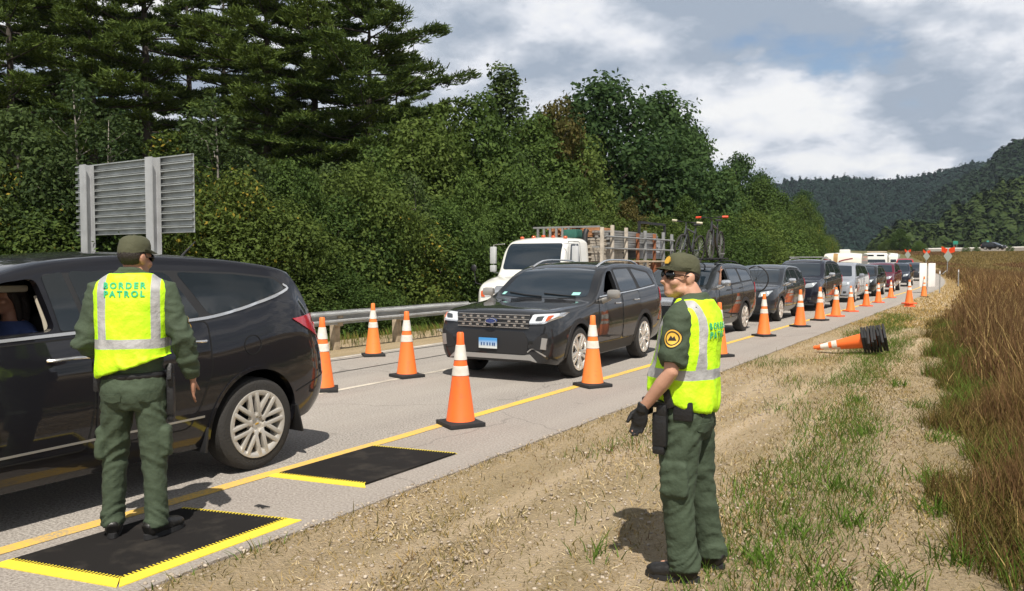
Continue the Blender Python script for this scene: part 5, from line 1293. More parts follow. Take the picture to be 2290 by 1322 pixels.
# ------------------------------------------------------------------ people
M_SKIN = mat('skin_light', (.50, .27, .18), .5, var=.10, vscale=9, bump=.12, bscale=120)
M_SKIN2 = mat('skin_tan', (.36, .18, .115), .5, var=.12, vscale=9)
def cloth(name, col, var=.12, b=.35):
    m = mat(name, col, .85, var=var, vscale=3.5, bump=.6, bscale=17); return m
M_UNI = cloth('uniform_green', (.047, .068, .039)); M_UNID = cloth('uniform_dark_green', (.036, .055, .034))
M_CAP = cloth('cap_olive', (.070, .072, .038))
M_BOOT = mat('boot_leather', (.014, .013, .012), .42, bump=.3, bscale=30)
M_GEAR = mat('gear_black', (.012, .012, .013), .5, bump=.2, bscale=60)
M_HAIR = mat('dark_hair', (.022, .015, .011), .6, bump=.6, bscale=120)
M_PATCHY = mat('patch_gold', (.72, .42, .05), .7); M_PATCHK = mat('patch_black', (.02, .018, .015), .8)
M_GLS = mat('sunglass_black', (.006, .006, .007), .12)
def vest_mat(name, bz):
    m = mat(name, (.54, .93, .012), .62); N, L, b = nodes(m)
    tcv = N.new('ShaderNodeTexCoord'); s = N.new('ShaderNodeSeparateXYZ'); L.new(tcv.outputs['Object'], s.inputs[0])
    band = lambda v, c, h: mathn(N, L, 'LESS_THAN', mathn(N, L, 'ABSOLUTE', mathn(N, L, 'SUBTRACT', v, c)), h)
    wob = noisen(N, L, tcv.outputs['Object'], 5, 2); z = mathn(N, L, 'ADD', s.outputs[2], mathn(N, L, 'MULTIPLY_ADD', wob, .02, -.01))
    hz = band(z, bz, .028)
    ax = mathn(N, L, 'ABSOLUTE', mathn(N, L, 'ADD', s.outputs[0], mathn(N, L, 'MULTIPLY_ADD', wob, .012, -.006)))
    vt = mathn(N, L, 'MULTIPLY', band(ax, .152, .025), mathn(N, L, 'GREATER_THAN', z, bz))
    k = mathn(N, L, 'MAXIMUM', hz, vt)
    wv = noisen(N, L, tcv.outputs['Object'], 7, 4, .6, .3, .7)
    L.new(mixc(N, L, k, mixc(N, L, wv, (.48, .90, .008), (.64, .97, .015)), mixc(N, L, wv, (.30, .30, .30), (.52, .51, .50))), b.inputs['Base Color'])
    n2 = noisen(N, L, tcv.outputs['Object'], 11, 4, .55); bp = N.new('ShaderNodeBump'); bp.inputs['Strength'].default_value = .55; bp.inputs['Distance'].default_value = .03; L.new(n2, bp.inputs['Height']); L.new(bp.outputs[0], b.inputs['Normal'])
    return m
M_TEXT = mat('vest_lettering_green', (.03, .42, .20), .7)
def loft(bm, st, n=30, power=2.3):
    rings = []
    for c, rx, ry, yaw in st:
        ring = []
        for k in range(n):
            a = 2*math.pi*k/n; e = 2/power
            x = rx*math.copysign(abs(math.cos(a))**e, math.cos(a)); y = ry*math.copysign(abs(math.sin(a))**e, math.sin(a))
            ring.append(bm.verts.new((c[0]+x*math.cos(yaw)-y*math.sin(yaw), c[1]+x*math.sin(yaw)+y*math.cos(yaw), c[2])))
        rings.append(ring)
    for A, B in zip(rings, rings[1:]):
        for k in range(n): bm.faces.new((A[k], A[(k+1) % n], B[(k+1) % n], B[k]))
    bm.faces.new(rings[0][::-1]); bm.faces.new(rings[-1]); return rings
def folds(me, fn):
    no = [v.normal.copy() for v in me.vertices]
    for v, n in zip(me.vertices, no): v.co += n*fn(v.co, n)
def nz3(p, sx, sy, sz, o=0.0): return noise.noise(Vector((p.x*sx+o, p.y*sy-o, p.z*sz+2*o)))
def ridge(v): return max(0, 1-abs(v)*2.4)
def hand(bm, wrist, d, nrm, thumb, curl=.5, s=1.0, fat=1.0):
    """palm, four bent fingers of different lengths and a thumb leaving the side of the palm"""
    d = Vector(d).normalized(); nrm = Vector(nrm); nrm = (nrm-d*nrm.dot(d)).normalized(); ac = d.cross(nrm)*thumb; w = Vector(wrist)
    add_tube(bm, [w-d*.03, w+d*.012*s, w+d*.05*s, w+d*.088*s, w+d*.1*s], [(.027*fat, .021*fat), (.030*fat, .019*fat), (.040*fat, .017*fat), (.041*fat, .014*fat), (.036*fat, .011*fat)], 14, ref=ac)
    for k, (o, ln) in enumerate(((.030, .070), (.010, .080), (-.011, .074), (-.031, .056))):
        p = w+d*(.088-.004*abs(k-1))*s+ac*o*s; dd = d.copy(); q = [p-d*.012]; r = [.0095*fat]
        for j, f in enumerate((.45, .32, .23)):
            q.append(q[-1]+dd*ln*f*s+(d*.012 if j == 0 else Vector())); r.append((.0092, .0084, .0070)[j]*fat)
            ang = curl*(.75+.25*k/3)*(.7, .9, .6)[j]; dd = (dd*math.cos(ang)-nrm*-math.sin(ang)).normalized()
        add_tube(bm, q, r, 8, ref=ac)
    p = w+d*.022*s+ac*.026*s; td = (d*.75+ac*.62+nrm*.35).normalized(); td2 = (d*.95+ac*.1+nrm*.45).normalized()
    add_tube(bm, [p-td*.01, p+td*.035*s, p+td*.035*s+td2*.030*s, p+td*.035*s+td2*.056*s], [.014*fat, .0125*fat, .011*fat, .008*fat], 8, ref=nrm)
def person(label, loc, rz, P):
    t = thing('person', label, 'person', loc, rz)
    hip = Vector(P['hip']); ch = Vector(P['chest']); yw_h, yw_c = P.get('twist', (0, 0)); big = P.get('big', 1.0)
    Rh = Euler((P.get('nod', 0), 0, P['head_yaw'])).to_matrix(); hc = Vector(P['head'])
    def axis(z):
        k = (z-.92)/(1.50-.92); c = hip.lerp(ch, k); return Vector((c.x, c.y, z)), yw_h+(yw_c-yw_h)*min(1, max(0, k))
    def torso(bm, extra, z0, z1, belly=0.0, top=True, prof=None):
        S = prof or [(.84, .160, .115, 0), (.92, .172, .125, 0), (1.0, .165, .122, .004), (1.08, .158, .120, .01), (1.18, .165, .124, .012), (1.30, .178, .128, .010), (1.40, .188, .122, .0), (1.46, .190, .108, -.008), (1.505, .172, .088, -.012), (1.535, .125, .070, -.012), (1.56, .075, .060, -.012)]
        st = []
        for z, rx, ry, oy in S:
            if z < z0 or z > z1: continue
            z = zs(z)
            c, yw = axis(z); b = belly*math.exp(-((z-1.10)/.13)**2); e = extra(z) if callable(extra) else extra
            st.append((c+Vector((-oy*math.sin(yw), (oy+b*.5)*math.cos(yw), 0)), rx*big+e, ry*big+e+b*.5, yw))
        loft(bm, st)
    sh = {}
    for s in (-1, 1):
        c, yw = axis(1.515 if ZS[0] > 1.1 else 1.485); sh[s] = c+Vector((s*.185*big*math.cos(yw), s*.185*big*math.sin(yw), 0))
    # --- body: one skin, head to feet
    bm = bmesh.new(); torso(bm, -.012, .8, 1.6)
    H_ = lambda v: hc+Rh @ Vector(v)
    def hell(c, r): add_ell(bm, H_(c), r, Rh, 3)
    hell((0, -.014, .036), (.077, .097, .100)); hell((0, .022, -.040), (.063, .072, .078)); hell((0, .062, -.088), (.034, .032, .026)); hell((0, .074, .026), (.056, .026, .018))
    for s in (-1, 1):
        hell((s*.038, .058, -.028), (.030, .032, .030)); hell((s*.079, -.016, -.006), (.012, .025, .034)); hell((s*.088, -.024, .004), (.006, .020, .026)); hell((s*.052, .012, -.070), (.020, .045, .026))
    add_tube(bm, [H_((0, .086, .024)), H_((0, .104, -.008)), H_((0, .116, -.030)), H_((0, .098, -.040))], [.010, .012, .0165, .012], 10)
    hell((0, .087, -.056), (.026, .013, .0065)); hell((0, .085, -.069), (.023, .013, .0075))
    nb = axis(1.622 if ZS[0] > 1.1 else 1.582)[0]; add_tube(bm, [nb+Vector((0, -.02, -.04)), nb.lerp(hc, .45)+Vector((0, -.008, 0)), hc+Rh @ Vector((0, -.022, -.03))], [(.066, .066), (.058, .060), (.058, .062)], 16)
    arms = P['arms']
    for s in (-1, 1):
        e, w, hd, hn, curl = arms[s]; e, w = Vector(e), Vector(w)
        add_tube(bm, [sh[s]+Vector((-s*.03, 0, 0)), sh[s].lerp(e, .45), e, e.lerp(w, .3), w], [(.052, .055), (.050, .052), (.041, .043), (.043, .045), (.028, .025)], 14, ref=Vector((0, 1, 0)))
        hand(bm, w, hd, hn, P.get('thumb', {1: 1, -1: -1})[s], curl)
    for s in (-1, 1):
        k, a = map(Vector, P['legs'][s][:2]); h = axis(.90)[0]+Vector((s*.092, 0, -.02))
        add_tube(bm, [h, h.lerp(k, .5), k, k.lerp(a, .4), a], [.085, .075, .056, .058, .040], 14); add_ell(bm, a+Vector((0, .05, -.03)), (.04, .10, .035), sub=2)
    bmesh.ops.recalc_face_normals(bm, faces=bm.faces)
    obj('body', remesh(bm, .0068, 3), P.get('skin', M_SKIN), t, 180)
    # --- shirt
    bm = bmesh.new(); torso(bm, .012, .95, 1.6, P.get('belly', 0)*.8)
    for s in (-1, 1):
        e, w = Vector(arms[s][0]), Vector(arms[s][1])
        if P['sleeve'] == 'long':
            add_tube(bm, [sh[s]+Vector((-s*.08, 0, .02)), sh[s], sh[s].lerp(e, .5), e, e.lerp(w, .35), e.lerp(w, .8), e.lerp(w, .97)], [(.070, .078), (.080, .086), (.073, .076), (.066, .068), (.064, .066), (.050, .052), (.041, .042)], 16, ref=Vector((0, 1, 0)))
        else:
            add_tube(bm, [sh[s]+Vector((-s*.08, 0, .02)), sh[s], sh[s].lerp(e, .5), sh[s].lerp(e, .86)], [(.070, .080), (.080, .088), (.076, .082), (.075, .082)], 18, ref=Vector((0, 1, 0)))
    nbc = nb+Vector((0, -.012, 0)); loft(bm, [(nbc+Vector((0, 0, -.03)), .086, .078, 0), (nbc+Vector((0, -.004, .022)), .074, .070, 0), (nbc+Vector((0, -.006, .042)), .070, .066, 0)])
    bmesh.ops.recalc_face_normals(bm, faces=bm.faces)
    me = remesh(bm, .0105, 2)
    def fs(p, n):
        k = 0
        for s in (-1, 1):
            d = (p-Vector(arms[s][0])).length; k = max(k, math.exp(-(d/.18)**2))
        return (.006+.016*k)*(ridge(nz3(p, 8, 8, 16))-.35)
    folds(me, fs); shirt = obj('shirt', me, M_UNI, t, 180); sb = bvh_of(me)
    # --- trousers with cargo pockets
    bm = bmesh.new(); torso(bm, .012, .8, 1.03, P.get('belly', 0)*.3, prof=[(.80, .140, .112, 0), (.86, .172, .130, -.006), (.93, .180, .136, -.008), (1.0, .168, .126, .0), (1.03, .164, .122, .004)])
    for s in (-1, 1):
        k, a, fy = P['legs'][s]; k, a = Vector(k), Vector(a); h = axis(.90)[0]+Vector((s*.090, -.006, 0))
        add_tube(bm, [h+Vector((0, 0, .04)), h.lerp(k, .25), h.lerp(k, .6), k, k.lerp(a, .35), k.lerp(a, .75), a+Vector((0, 0, .045)), a+Vector((0, -.004, -.035))], [(a_*P.get('tfat', .95), b_*P.get('tfat', .95)) for a_, b_ in ((.088, .122), (.096, .116), (.088, .100), (.078, .086), (.074, .084), (.068, .078), (.072, .083), (.075, .089))], 18, ref=Vector((1, 0, 0)))
        add_box(bm, h.lerp(k, .78)+Vector((s*.082, -.005, 0)), (.045, .15, .19), bev=.018)
    bmesh.ops.recalc_face_normals(bm, faces=bm.faces); me = remesh(bm, .0105, 2)
    def ft(p, n):
        kn = math.exp(-((p.z-.52)/.13)**2); an = math.exp(-((p.z-.13)/.10)**2); th = math.exp(-((p.z-.80)/.10)**2)
        q = Vector((p.x, p.y, p.z+.7*p.x*(1 if p.x > 0 else -1)+.5*p.y)); return (.004+.009*kn+.009*th)*(ridge(nz3(q, 5, 5, 15, 3))-.35)+.005*(ridge(nz3(q, 14, 14, 5, 9))-.35)+.012*an*(ridge(nz3(q, 5, 5, 26, 1))-.3)
    folds(me, ft); obj('trousers', me, P.get('trousers', M_UNI), t, 180); tb = bvh_of(me)
    for s in (-1, 1):       # rear hip pocket flaps
        patch('pocket_flap', rpoly([(hip.x+s*.10-.055, .905), (hip.x+s*.10+.055, .905), (hip.x+s*.10+.05, .862), (hip.x+s*.10, .85), (hip.x+s*.10-.05, .862)], .008), 'front', tb, .005, M_UNI, t, .03, skirt=.004)
    # --- boots
    for s in (-1, 1):
        k, a, fy = P['legs'][s]; a = Vector(a); Rf = Matrix.Rotation(fy, 3, 'Z'); bm = bmesh.new()
        L_ = lambda x, y, z: Vector((a.x, a.y, 0))+Rf @ Vector((x, y, 0))+Vector((0, 0, z))
        add_tube(bm, [L_(0, -.085, .052), L_(0, -.06, .062), L_(0, .02, .062), L_(0, .10, .050), L_(0, .17, .042), L_(0, .205, .036)], [(.034, .040), (.044, .058), (.047, .058), (.053, .044), (.048, .036), (.026, .022)], 16, ref=Rf @ Vector((1, 0, 0)), power=2.6)
        add_tube(bm, [L_(0, -.012, .07), L_(0, -.012, .20)], [(.050, .062), (.052, .060)], 14)
        bmesh.ops.recalc_face_normals(bm, faces=bm.faces); bo = obj('boot', remesh(bm, .009, 2), M_BOOT, t, 180)
        bm = bmesh.new(); n = 22; pr = []
        for q in range(n):
            an = 2*math.pi*q/n; y = math.sin(an); w = .052*(1 if y > 0 else .88)*abs(math.cos(an))**.7*math.copysign(1, math.cos(an)); pr.append((w*(1.02 if -.2 < y < .8 else .95), .06+.155*y))
        top_ = [bm.verts.new(L_(x, y, .030)) for x, y in pr]; bot = [bm.verts.new(L_(x, y, .0)) for x, y in pr]; bm.faces.new(top_); bm.faces.new(bot[::-1])
        for q in range(n): bm.faces.new((top_[q], bot[q], bot[(q+1) % n], top_[(q+1) % n]))
        bmesh.ops.recalc_face_normals(bm, faces=bm.faces); obj('sole', bm, M_RUBBER, bo, 30)
    # --- vest
    bm = bmesh.new(); hem = P.get('hem', 1.045)
    pv = [(hem, .186, .148, 0), (hem+.04, .190, .152, .0), (1.14, .186, .148, .006), (1.22, .188, .146, .008), (1.32, .192, .144, .006), (1.40, .194, .138, 0), (1.455, .192, .118, -.008), (1.495, .172, .096, -.012), (1.525, .132, .082, -.014), (1.548, .098, .074, -.014)]
    torso(bm, lambda z: .020+P.get('vfat', 0), 0, 2, P.get('belly', 0), prof=pv)
    bmesh.ops.recalc_face_normals(bm, faces=bm.faces); me = remesh(bm, .0105, 2)
    tilt = P.get('hem_tilt', 0)
    def fv(p, n):
        low = math.exp(-((p.z-hem)/.14)**2)
        return (.005+.010*low)*(ridge(nz3(p, 10, 10, 5, 5))-.35)+.008*nz3(p, 4, 4, 3, 8)
    folds(me, fv)
    for v in me.vertices:
        if v.co.z < 1.13: v.co.z += (tilt*(v.co.x+.16)+P.get('hem_y', 0)*v.co.y)*(1.13-v.co.z)/(1.13-hem)*.5
    vest = obj('vest', me, vest_mat('vest_lime', P.get('band', 1.2)), t, 180); vb = bvh_of(me)
    for word, z, sz in (('BORDER', P['text_z'], .050), ('PATROL', P['text_z']-.049, .050)):
        b2 = text_bm(word, sz, 1.38); cx, yw = axis(z)
        for v in b2.verts: v.co.x += cx.x+P.get('text_dx', 0); v.co.y += z
        project(b2, vb, 'front', .005, 0); obj('lettering', b2, M_TEXT, vest, 0)
    # --- belt and gear
    c, yw = axis(1.015); bm = bmesh.new(); n = 40
    q = [(c.x+.186*big*math.cos(a), c.y+(.138+P.get('belly', 0)*.3)*math.sin(a), 1.005) for a in np.linspace(0, 2*math.pi, n+1)]
    add_tube(bm, q, [(.022, .009)]*(n+1), 8, ref=Vector((0, 0, 1))); belt = obj('belt', bm, M_GEAR, t, 60)
    for g in P['gear']: g(t, c)
    # --- cap
    bm = bmesh.new(); K = lambda v: hc+Rh @ Vector(v)
    add_lathe(bm, [(.0, .146), (.008, .145), (.010, .139), (.036, .136), (.062, .122), (.081, .096), (.089, .062), (.0905, .034), (.0905, .014), (.084, .012)], 30)
    for v in bm.verts:
        x, y, z = v.co; z = .042+(z-.012)*.80; y2 = y*1.16-.012; z2 = z+(.012 if y > 0 else 0)*max(0, y/.09)-.02*max(0, -y/.09)*(1 if z < .09 else 0); v.co = K((x*.95, y2, z2))
    cp = obj('cap', bm, M_CAP, t, 60)
    bm = bmesh.new(); rows = []
    for i in range(7):
        u = i/6; row = []
        for j in range(13):
            th = math.pi*(j/12); r0 = Vector((.089*math.cos(th), .10*math.sin(th)-.012)); k = math.sin(th)**.6 if 0 < j < 12 else 0
            y = r0.y+u*.075*k; x = r0.x*(1-.10*u); row.append(bm.verts.new(K((x, y, .060-.022*u-.35*x*x*(6+2*u)*.55+.006))))
        rows.append(row)
    for A, B in zip(rows, rows[1:]):
        for j in range(12): bm.faces.new((A[j], A[j+1], B[j+1], B[j]))
    bmesh.ops.solidify(bm, geom=bm.faces[:], thickness=.005); bmesh.ops.recalc_face_normals(bm, faces=bm.faces); obj('bill', bm, M_CAP, cp, 60)
    # hair at the nape and temples
    bm = bmesh.new(); add_ell(bm, K((0, -.026, .026)), (.0815, .092, .080), Rh, 3)
    bmesh.ops.bisect_plane(bm, geom=bm.verts[:]+bm.edges[:]+bm.faces[:], plane_co=K((0, .028, 0)), plane_no=Rh @ Vector((0, 1, .55)), clear_outer=True)
    bmesh.ops.bisect_plane(bm, geom=bm.verts[:]+bm.edges[:]+bm.faces[:], plane_co=K((0, 0, -.042)), plane_no=Rh @ Vector((0, .35, -1)), clear_outer=True)
    obj('hair', bm, M_HAIR, t, 60)
    # sunglasses
    bm = bmesh.new()
    for s in (-1, 1):
        add_ell(bm, K((s*.036, .090, .012)), (.037, .013, .027), Rh @ Euler((0, 0, -s*.28)).to_matrix(), 2)
        add_tube(bm, [K((s*.066, .078, .014)), K((s*.081, .03, .013)), K((s*.084, -.022, .010))], [(.005, .003)]*3, 6)
    add_tube(bm, [K((-.012, .102, .014)), K((.012, .102, .014))], .004, 6); obj('sunglasses', bm, M_GLS, t, 60)
    return t, dict(K=K, Rh=Rh, shirt=sb, vest=vb, axis=axis, vest_o=vest, shirt_o=shirt, cap=cp)
ZS = [1.145]
def zs(z): return z if z < 1.0 else 1.0+(z-1.0)*ZS[0]
def gear_box(name, c, s, rot=None, bev=.012, m=None):
    def f(t, bc):
        obj(name, box(Vector(c), s, rot, bev), m or M_GEAR, t)
    return f
def holster(c, lean=0.0):
    def f(t, bc):
        bm = bmesh.new(); Rr = Euler((lean, 0, 0)).to_matrix(); c0 = Vector(c)
        for o_, s_ in (((0, 0, -.12), (.045, .085, .19)), ((0, .006, -.235), (.040, .072, .05)), ((0, -.012, -.01), (.050, .062, .07))): add_box(bm, c0+Rr @ Vector(o_), s_, Rr, .014)
        h = obj('holster', bm, M_GEAR, t)
        bm = bmesh.new(); add_box(bm, c0+Rr @ Vector((0, -.045, .055)), (.030, .048, .105), Rr @ Euler((-.3, 0, 0)).to_matrix(), .010); add_box(bm, c0+Rr @ Vector((0, .0, .018)), (.028, .13, .030), Rr, .006); obj('pistol_grip', bm, M_GEAR, h)
    return f
# ---- officer at the left, seen from behind
p = gp(306, 1203)
lo = dict(hip=(0, 0, 0), chest=(.0, .01, 0), head_yaw=R(-36), big=1.0, head=(.022, .012, 1.715), nod=R(-4), twist=(0, R(-3)), sleeve='long', skin=M_SKIN2, hem=1.01, band=1.205, text_z=1.553, vfat=.010, hem_tilt=.62, text_dx=-.02,
  arms={-1: ((-.275, -.01, 1.20), (-.17, .22, 1.10), (.75, .55, -.1), (0, -.3, 1), .6), 1: ((.300, -.05, 1.205), (.345, .03, .965), (.0, .12, -1), (1, .1, 0), .42)},
  thumb={1: -1, -1: 1},
  legs={-1: ((-.125, .05, .50), (-.145, .05, .10), R(8)), 1: ((.115, -.02, .50), (.125, -.045, .10), R(-38))},
  gear=[holster((.215, .01, .96)), gear_box('pouch', (-.205, .02, .965), (.05, .08, .12)), gear_box('pouch', (.12, .155, .97), (.07, .05, .1)), gear_box('radio', (.20, .085, .985), (.05, .05, .13))])
off1, d1 = person('officer seen from behind in lime vest and long green sleeves on the near mat', (p.x, p.y, .02), R(47), lo)
patch('shoulder_patch', rpoly([(.0, 1.27), (.085, 1.27), (.085, 1.36), (.04, 1.38), (.0, 1.36)], .01), 'left', d1['shirt'], .004, M_PATCHY, d1['shirt_o'], .03, skirt=.003)
off1.scale = (1.0, 1.0, 1.018)
# ---- officer on the verge, in profile
ZS[0] = 1.075
p = gp(1517, 1277); zg = terrain(p.x, p.y)
p = gp(1520, 1277, zg)
ro = dict(hip=(-.01, -.03, 0), chest=(.0, -.06, 0), head_yaw=R(50), head=(-.005, .01, 1.705), nod=R(5), twist=(R(12), R(-6)), sleeve='short', belly=.05, tfat=1.07, hem=1.01, band=1.175, text_z=1.44, text_dx=.0, hem_tilt=0, hem_y=.5, big=1.03,
  arms={-1: ((-.275, -.03, 1.195), (-.275, .13, .985), (.0, .28, -1), (-1, 0, .05), .38), 1: ((.27, -.06, 1.19), (.29, .10, .97), (0, .2, -1), (1, 0, 0), .4)},
  thumb={1: -1, -1: 1},
  legs={-1: ((-.12, -.02, .50), (-.125, -.06, .10), R(8)), 1: ((.12, -.07, .50), (.16, -.13, .10), R(-8))},
  gear=[holster((-.215, .05, .985)), gear_box('pouch', (-.175, -.075, .975), (.07, .11, .11)), gear_box('pouch', (-.09, -.15, .985), (.12, .05, .09)), gear_box('pouch', (-.16, .145, .985), (.07, .05, .10))])
off2, d2 = person('officer in profile with short sleeves, cap and sunglasses, standing on the dry verge', (p.x, p.y, zg), R(92), ro)
circ = lambda cy, cz, r, n=24: [(cy+r*math.cos(a), cz+r*1.08*math.sin(a)) for a in np.linspace(0, 2*math.pi, n, endpoint=False)]
py0, pz0 = -.045, 1.385
pt = patch('shoulder_patch', circ(py0, pz0, .048), 'right', d2['shirt'], .004, M_PATCHK, d2['shirt_o'], .02, skirt=.003)
patch('patch_ring', circ(py0, pz0, .044), 'right', d2['shirt'], .0055, M_PATCHY, pt, .02, skirt=0)
patch('patch_ring', strip([(py0+.0335*math.cos(q), pz0+.036*math.sin(q)) for q in np.linspace(0, 2*math.pi, 30)], .006), 'right', d2['shirt'], .007, M_PATCHK, pt, .02, skirt=0)
patch('patch_mark', [(py0-.022, pz0-.012), (py0-.010, pz0+.014), (py0-.002, pz0+.002), (py0+.008, pz0+.016), (py0+.022, pz0-.012)], 'right', d2['shirt'], .007, M_PATCHK, pt, .02, skirt=0)
K = d2['K']
bm = bmesh.new(); pl = [(-.034, 0), (-.02, .02), (0, .028), (.02, .02), (.034, 0), (.02, -.016), (-.02, -.016)]
vs = [bm.verts.new(K((x, .094-.30*z-1.6*x*x, .092+z))) for x, z in pl]; bm.faces.new(vs); bmesh.ops.solidify(bm, geom=bm.faces[:], thickness=.004); ce = obj('cap_emblem', bm, M_PATCHY, d2['cap'], 0)
# black glove on the near hand
bm = bmesh.new(); e, w, hd, hn, cu_ = ro['arms'][-1]; hand(bm, w, hd, hn, 1, cu_, 1.02, 1.16); add_tube(bm, [Vector(w)-Vector(hd).normalized()*.03, Vector(w)+Vector(hd).normalized()*.02], [.034, .034], 14)
bmesh.ops.recalc_face_normals(bm, faces=bm.faces); obj('glove', remesh(bm, .0055, 2), M_GEAR, off2, 180)

# ---- drivers, seen through open windows
def driver(label, loc, hairlong, shirt_m, arm=None, skin=M_SKIN2, yaw=0.0):
    """seated figure facing -y"""
    t = thing('person', label, 'person', loc, math.pi+yaw); bm = bmesh.new()
    loft(bm, [((0, 0, .0), .17, .13, 0), ((0, -.03, .25), .16, .12, 0), ((0, -.05, .42), .18, .11, 0), ((0, -.055, .50), .15, .085, 0), ((0, -.055, .55), .07, .06, 0)])
    hc = Vector((0, -.02, .70)); h = lambda c, r: add_ell(bm, hc+Vector(c), r, sub=3)
    h((0, -.014, .036), (.077, .097, .10)); h((0, .022, -.04), (.062, .072, .078)); h((0, .062, -.088), (.032, .03, .025)); h((0, .072, .026), (.054, .026, .018))
    for s in (-1, 1): h((s*.038, .058, -.028), (.03, .032, .03)); h((s*.079, -.016, -.006), (.012, .025, .034))
    add_tube(bm, [hc+Vector((0, .086, .024)), hc+Vector((0, .112, -.03)), hc+Vector((0, .096, -.04))], [.01, .016, .012], 8); h((0, .086, -.056), (.025, .013, .007)); h((0, .084, -.069), (.022, .013, .008))
    add_tube(bm, [(0, -.05, .50), (0, -.03, .62)], [.058, .056], 12)
    A = {-1: ((-.27, .10, .22), (-.16, .36, .30)), 1: ((.27, .10, .22), (.16, .36, .30))}
    if arm: A[1] = arm if False else A[1]; A[-1] = arm
    for s in (-1, 1):
        e, w = map(Vector, A[s]); S0 = Vector((s*.18, -.05, .45)); add_tube(bm, [S0, S0.lerp(e, .5), e, e.lerp(w, .4), w], [.05, .048, .04, .04, .026], 12)
        hand(bm, w, (w-e), (s, 0, .3), -s, .5)
    for s in (-1, 1): add_tube(bm, [(s*.1, 0, .02), (s*.12, .42, .06), (s*.12, .50, -.30)], [.085, .065, .05], 12)
    bmesh.ops.recalc_face_normals(bm, faces=bm.faces); obj('body', remesh(bm, .008, 3), skin, t, 180)
    bm = bmesh.new(); loft(bm, [((0, 0, .0), .19, .15, 0), ((0, -.03, .25), .18, .14, 0), ((0, -.05, .42), .20, .13, 0), ((0, -.055, .50), .165, .10, 0), ((0, -.055, .54), .09, .075, 0)])
    for s in (-1, 1):
        e, w = map(Vector, A[s]); S0 = Vector((s*.17, -.05, .45)); add_tube(bm, [S0, S0.lerp(e, .5), S0.lerp(e, .95)], [.075, .066, .056], 12)
    bmesh.ops.recalc_face_normals(bm, faces=bm.faces); obj('shirt', remesh(bm, .012, 2), shirt_m, t, 180)
    bm = bmesh.new(); add_ell(bm, hc+Vector((0, -.032, .045)), (.093, .105, .108), sub=3)
    if hairlong:
        add_tube(bm, [hc+Vector((0, -.06, .06)), hc+Vector((0, -.085, -.08)), hc+Vector((0, -.09, -.22))], [(.085, .075), (.095, .06), (.07, .035)], 14)
        for s in (-1, 1): add_tube(bm, [hc+Vector((s*.06, .02, .07)), hc+Vector((s*.086, -.01, -.04)), hc+Vector((s*.08, -.03, -.16))], [.03, .028, .018], 8)
        add_ell(bm, hc+Vector((0, .055, .085)), (.070, .040, .040), sub=2)
    bmesh.ops.recalc_face_normals(bm, faces=bm.faces); me = remesh(bm, .009, 1); folds(me, lambda p, n: .004*nz3(p, 30, 30, 8)); obj('hair', me, M_HAIR, t, 180)
    return t
driver('dark-haired driver in a blue top inside the big dark crossover', (TX+.43, TY+2.36, .80), True, cloth('driver_blue', (.06, .09, .22)), yaw=R(12))
d_ = driver('driver of the bike-carrying SUV with one hand raised at the open window', (-6.70+.42, 16.7+2.15, .78), False, cloth('driver_grey', (.25, .25, .26)), arm=((-.36, .02, .42), (-.40, .08, .70)), skin=M_SKIN)
driver('driver of the charcoal SUV, dim behind the open window', (EX+.40, EY+2.52, .74), False, cloth('driver_dark', (.03, .03, .04)))
# ------------------------------------------------------------------ grasses (ground cover nobody could count)
def blades(name, X, Y, H, w, lean, m, seed, label=None, base=None):
    rg = np.random.default_rng(seed); n = len(X)
    Z = np.array([terrain(x, y) for x, y in zip(X, Y)]) if base is None else base
    a = rg.uniform(0, 2*np.pi, n); la = rg.uniform(0, 2*np.pi, n); ll = lean*H*rg.uniform(.2, 1.3, n)
    P = np.stack([X, Y, Z-.01], 1); S = np.stack([np.cos(a), np.sin(a), 0*a], 1)*(w*rg.uniform(.6, 1.3, n))[:, None]
    M = P+np.stack([np.cos(la)*ll*.35, np.sin(la)*ll*.35, H*.55], 1); T = P+np.stack([np.cos(la)*ll, np.sin(la)*ll, H], 1)
    V = np.stack([P-S*.5, P+S*.5, M+S*.42, M-S*.42, T+S*.10, T-S*.10], 1).reshape(-1, 3)
    i = np.arange(n)[:, None]*6; F = np.concatenate([i+np.array([[0, 1, 2, 3]]), i+np.array([[3, 2, 4, 5]])], 0)
    o = mesh_np(name, V, F, m); o['kind'] = 'stuff'; return o
MG_BROWN = leaf_mat('brown_grass', (.085, .046, .022), (.26, .155, .068), .25)
MG_OLIVE = leaf_mat('olive_grass', (.060, .060, .012), (.20, .16, .045), .25)
MG_GREEN = leaf_mat('green_grass', (.050, .095, .012), (.16, .27, .040), .3)
MG_DRY = leaf_mat('dry_grass', (.24, .17, .055), (.55, .39, .165), .2)
MG_STRAW = leaf_mat('straw', (.34, .26, .14), (.66, .54, .33), .1)
rg = np.random.default_rng(5)
def edge_x(Y): return -.02-.085*np.clip(Y-4, 0, 20)+np.where(Y > 40, -(np.clip(Y, 48, 200)-48)**2/880, 0)+.18*np.sin(Y*1.7)+.12*np.sin(Y*4.3)+np.where(Y > 24, -.028*(Y-24), 0)
def field(n, y0, y1, wid, pw=1.0):
    Y = y0+(y1-y0)*rg.random(n)**pw; X = edge_x(Y)+wid(Y)*rg.random(n)**.9; return X, Y
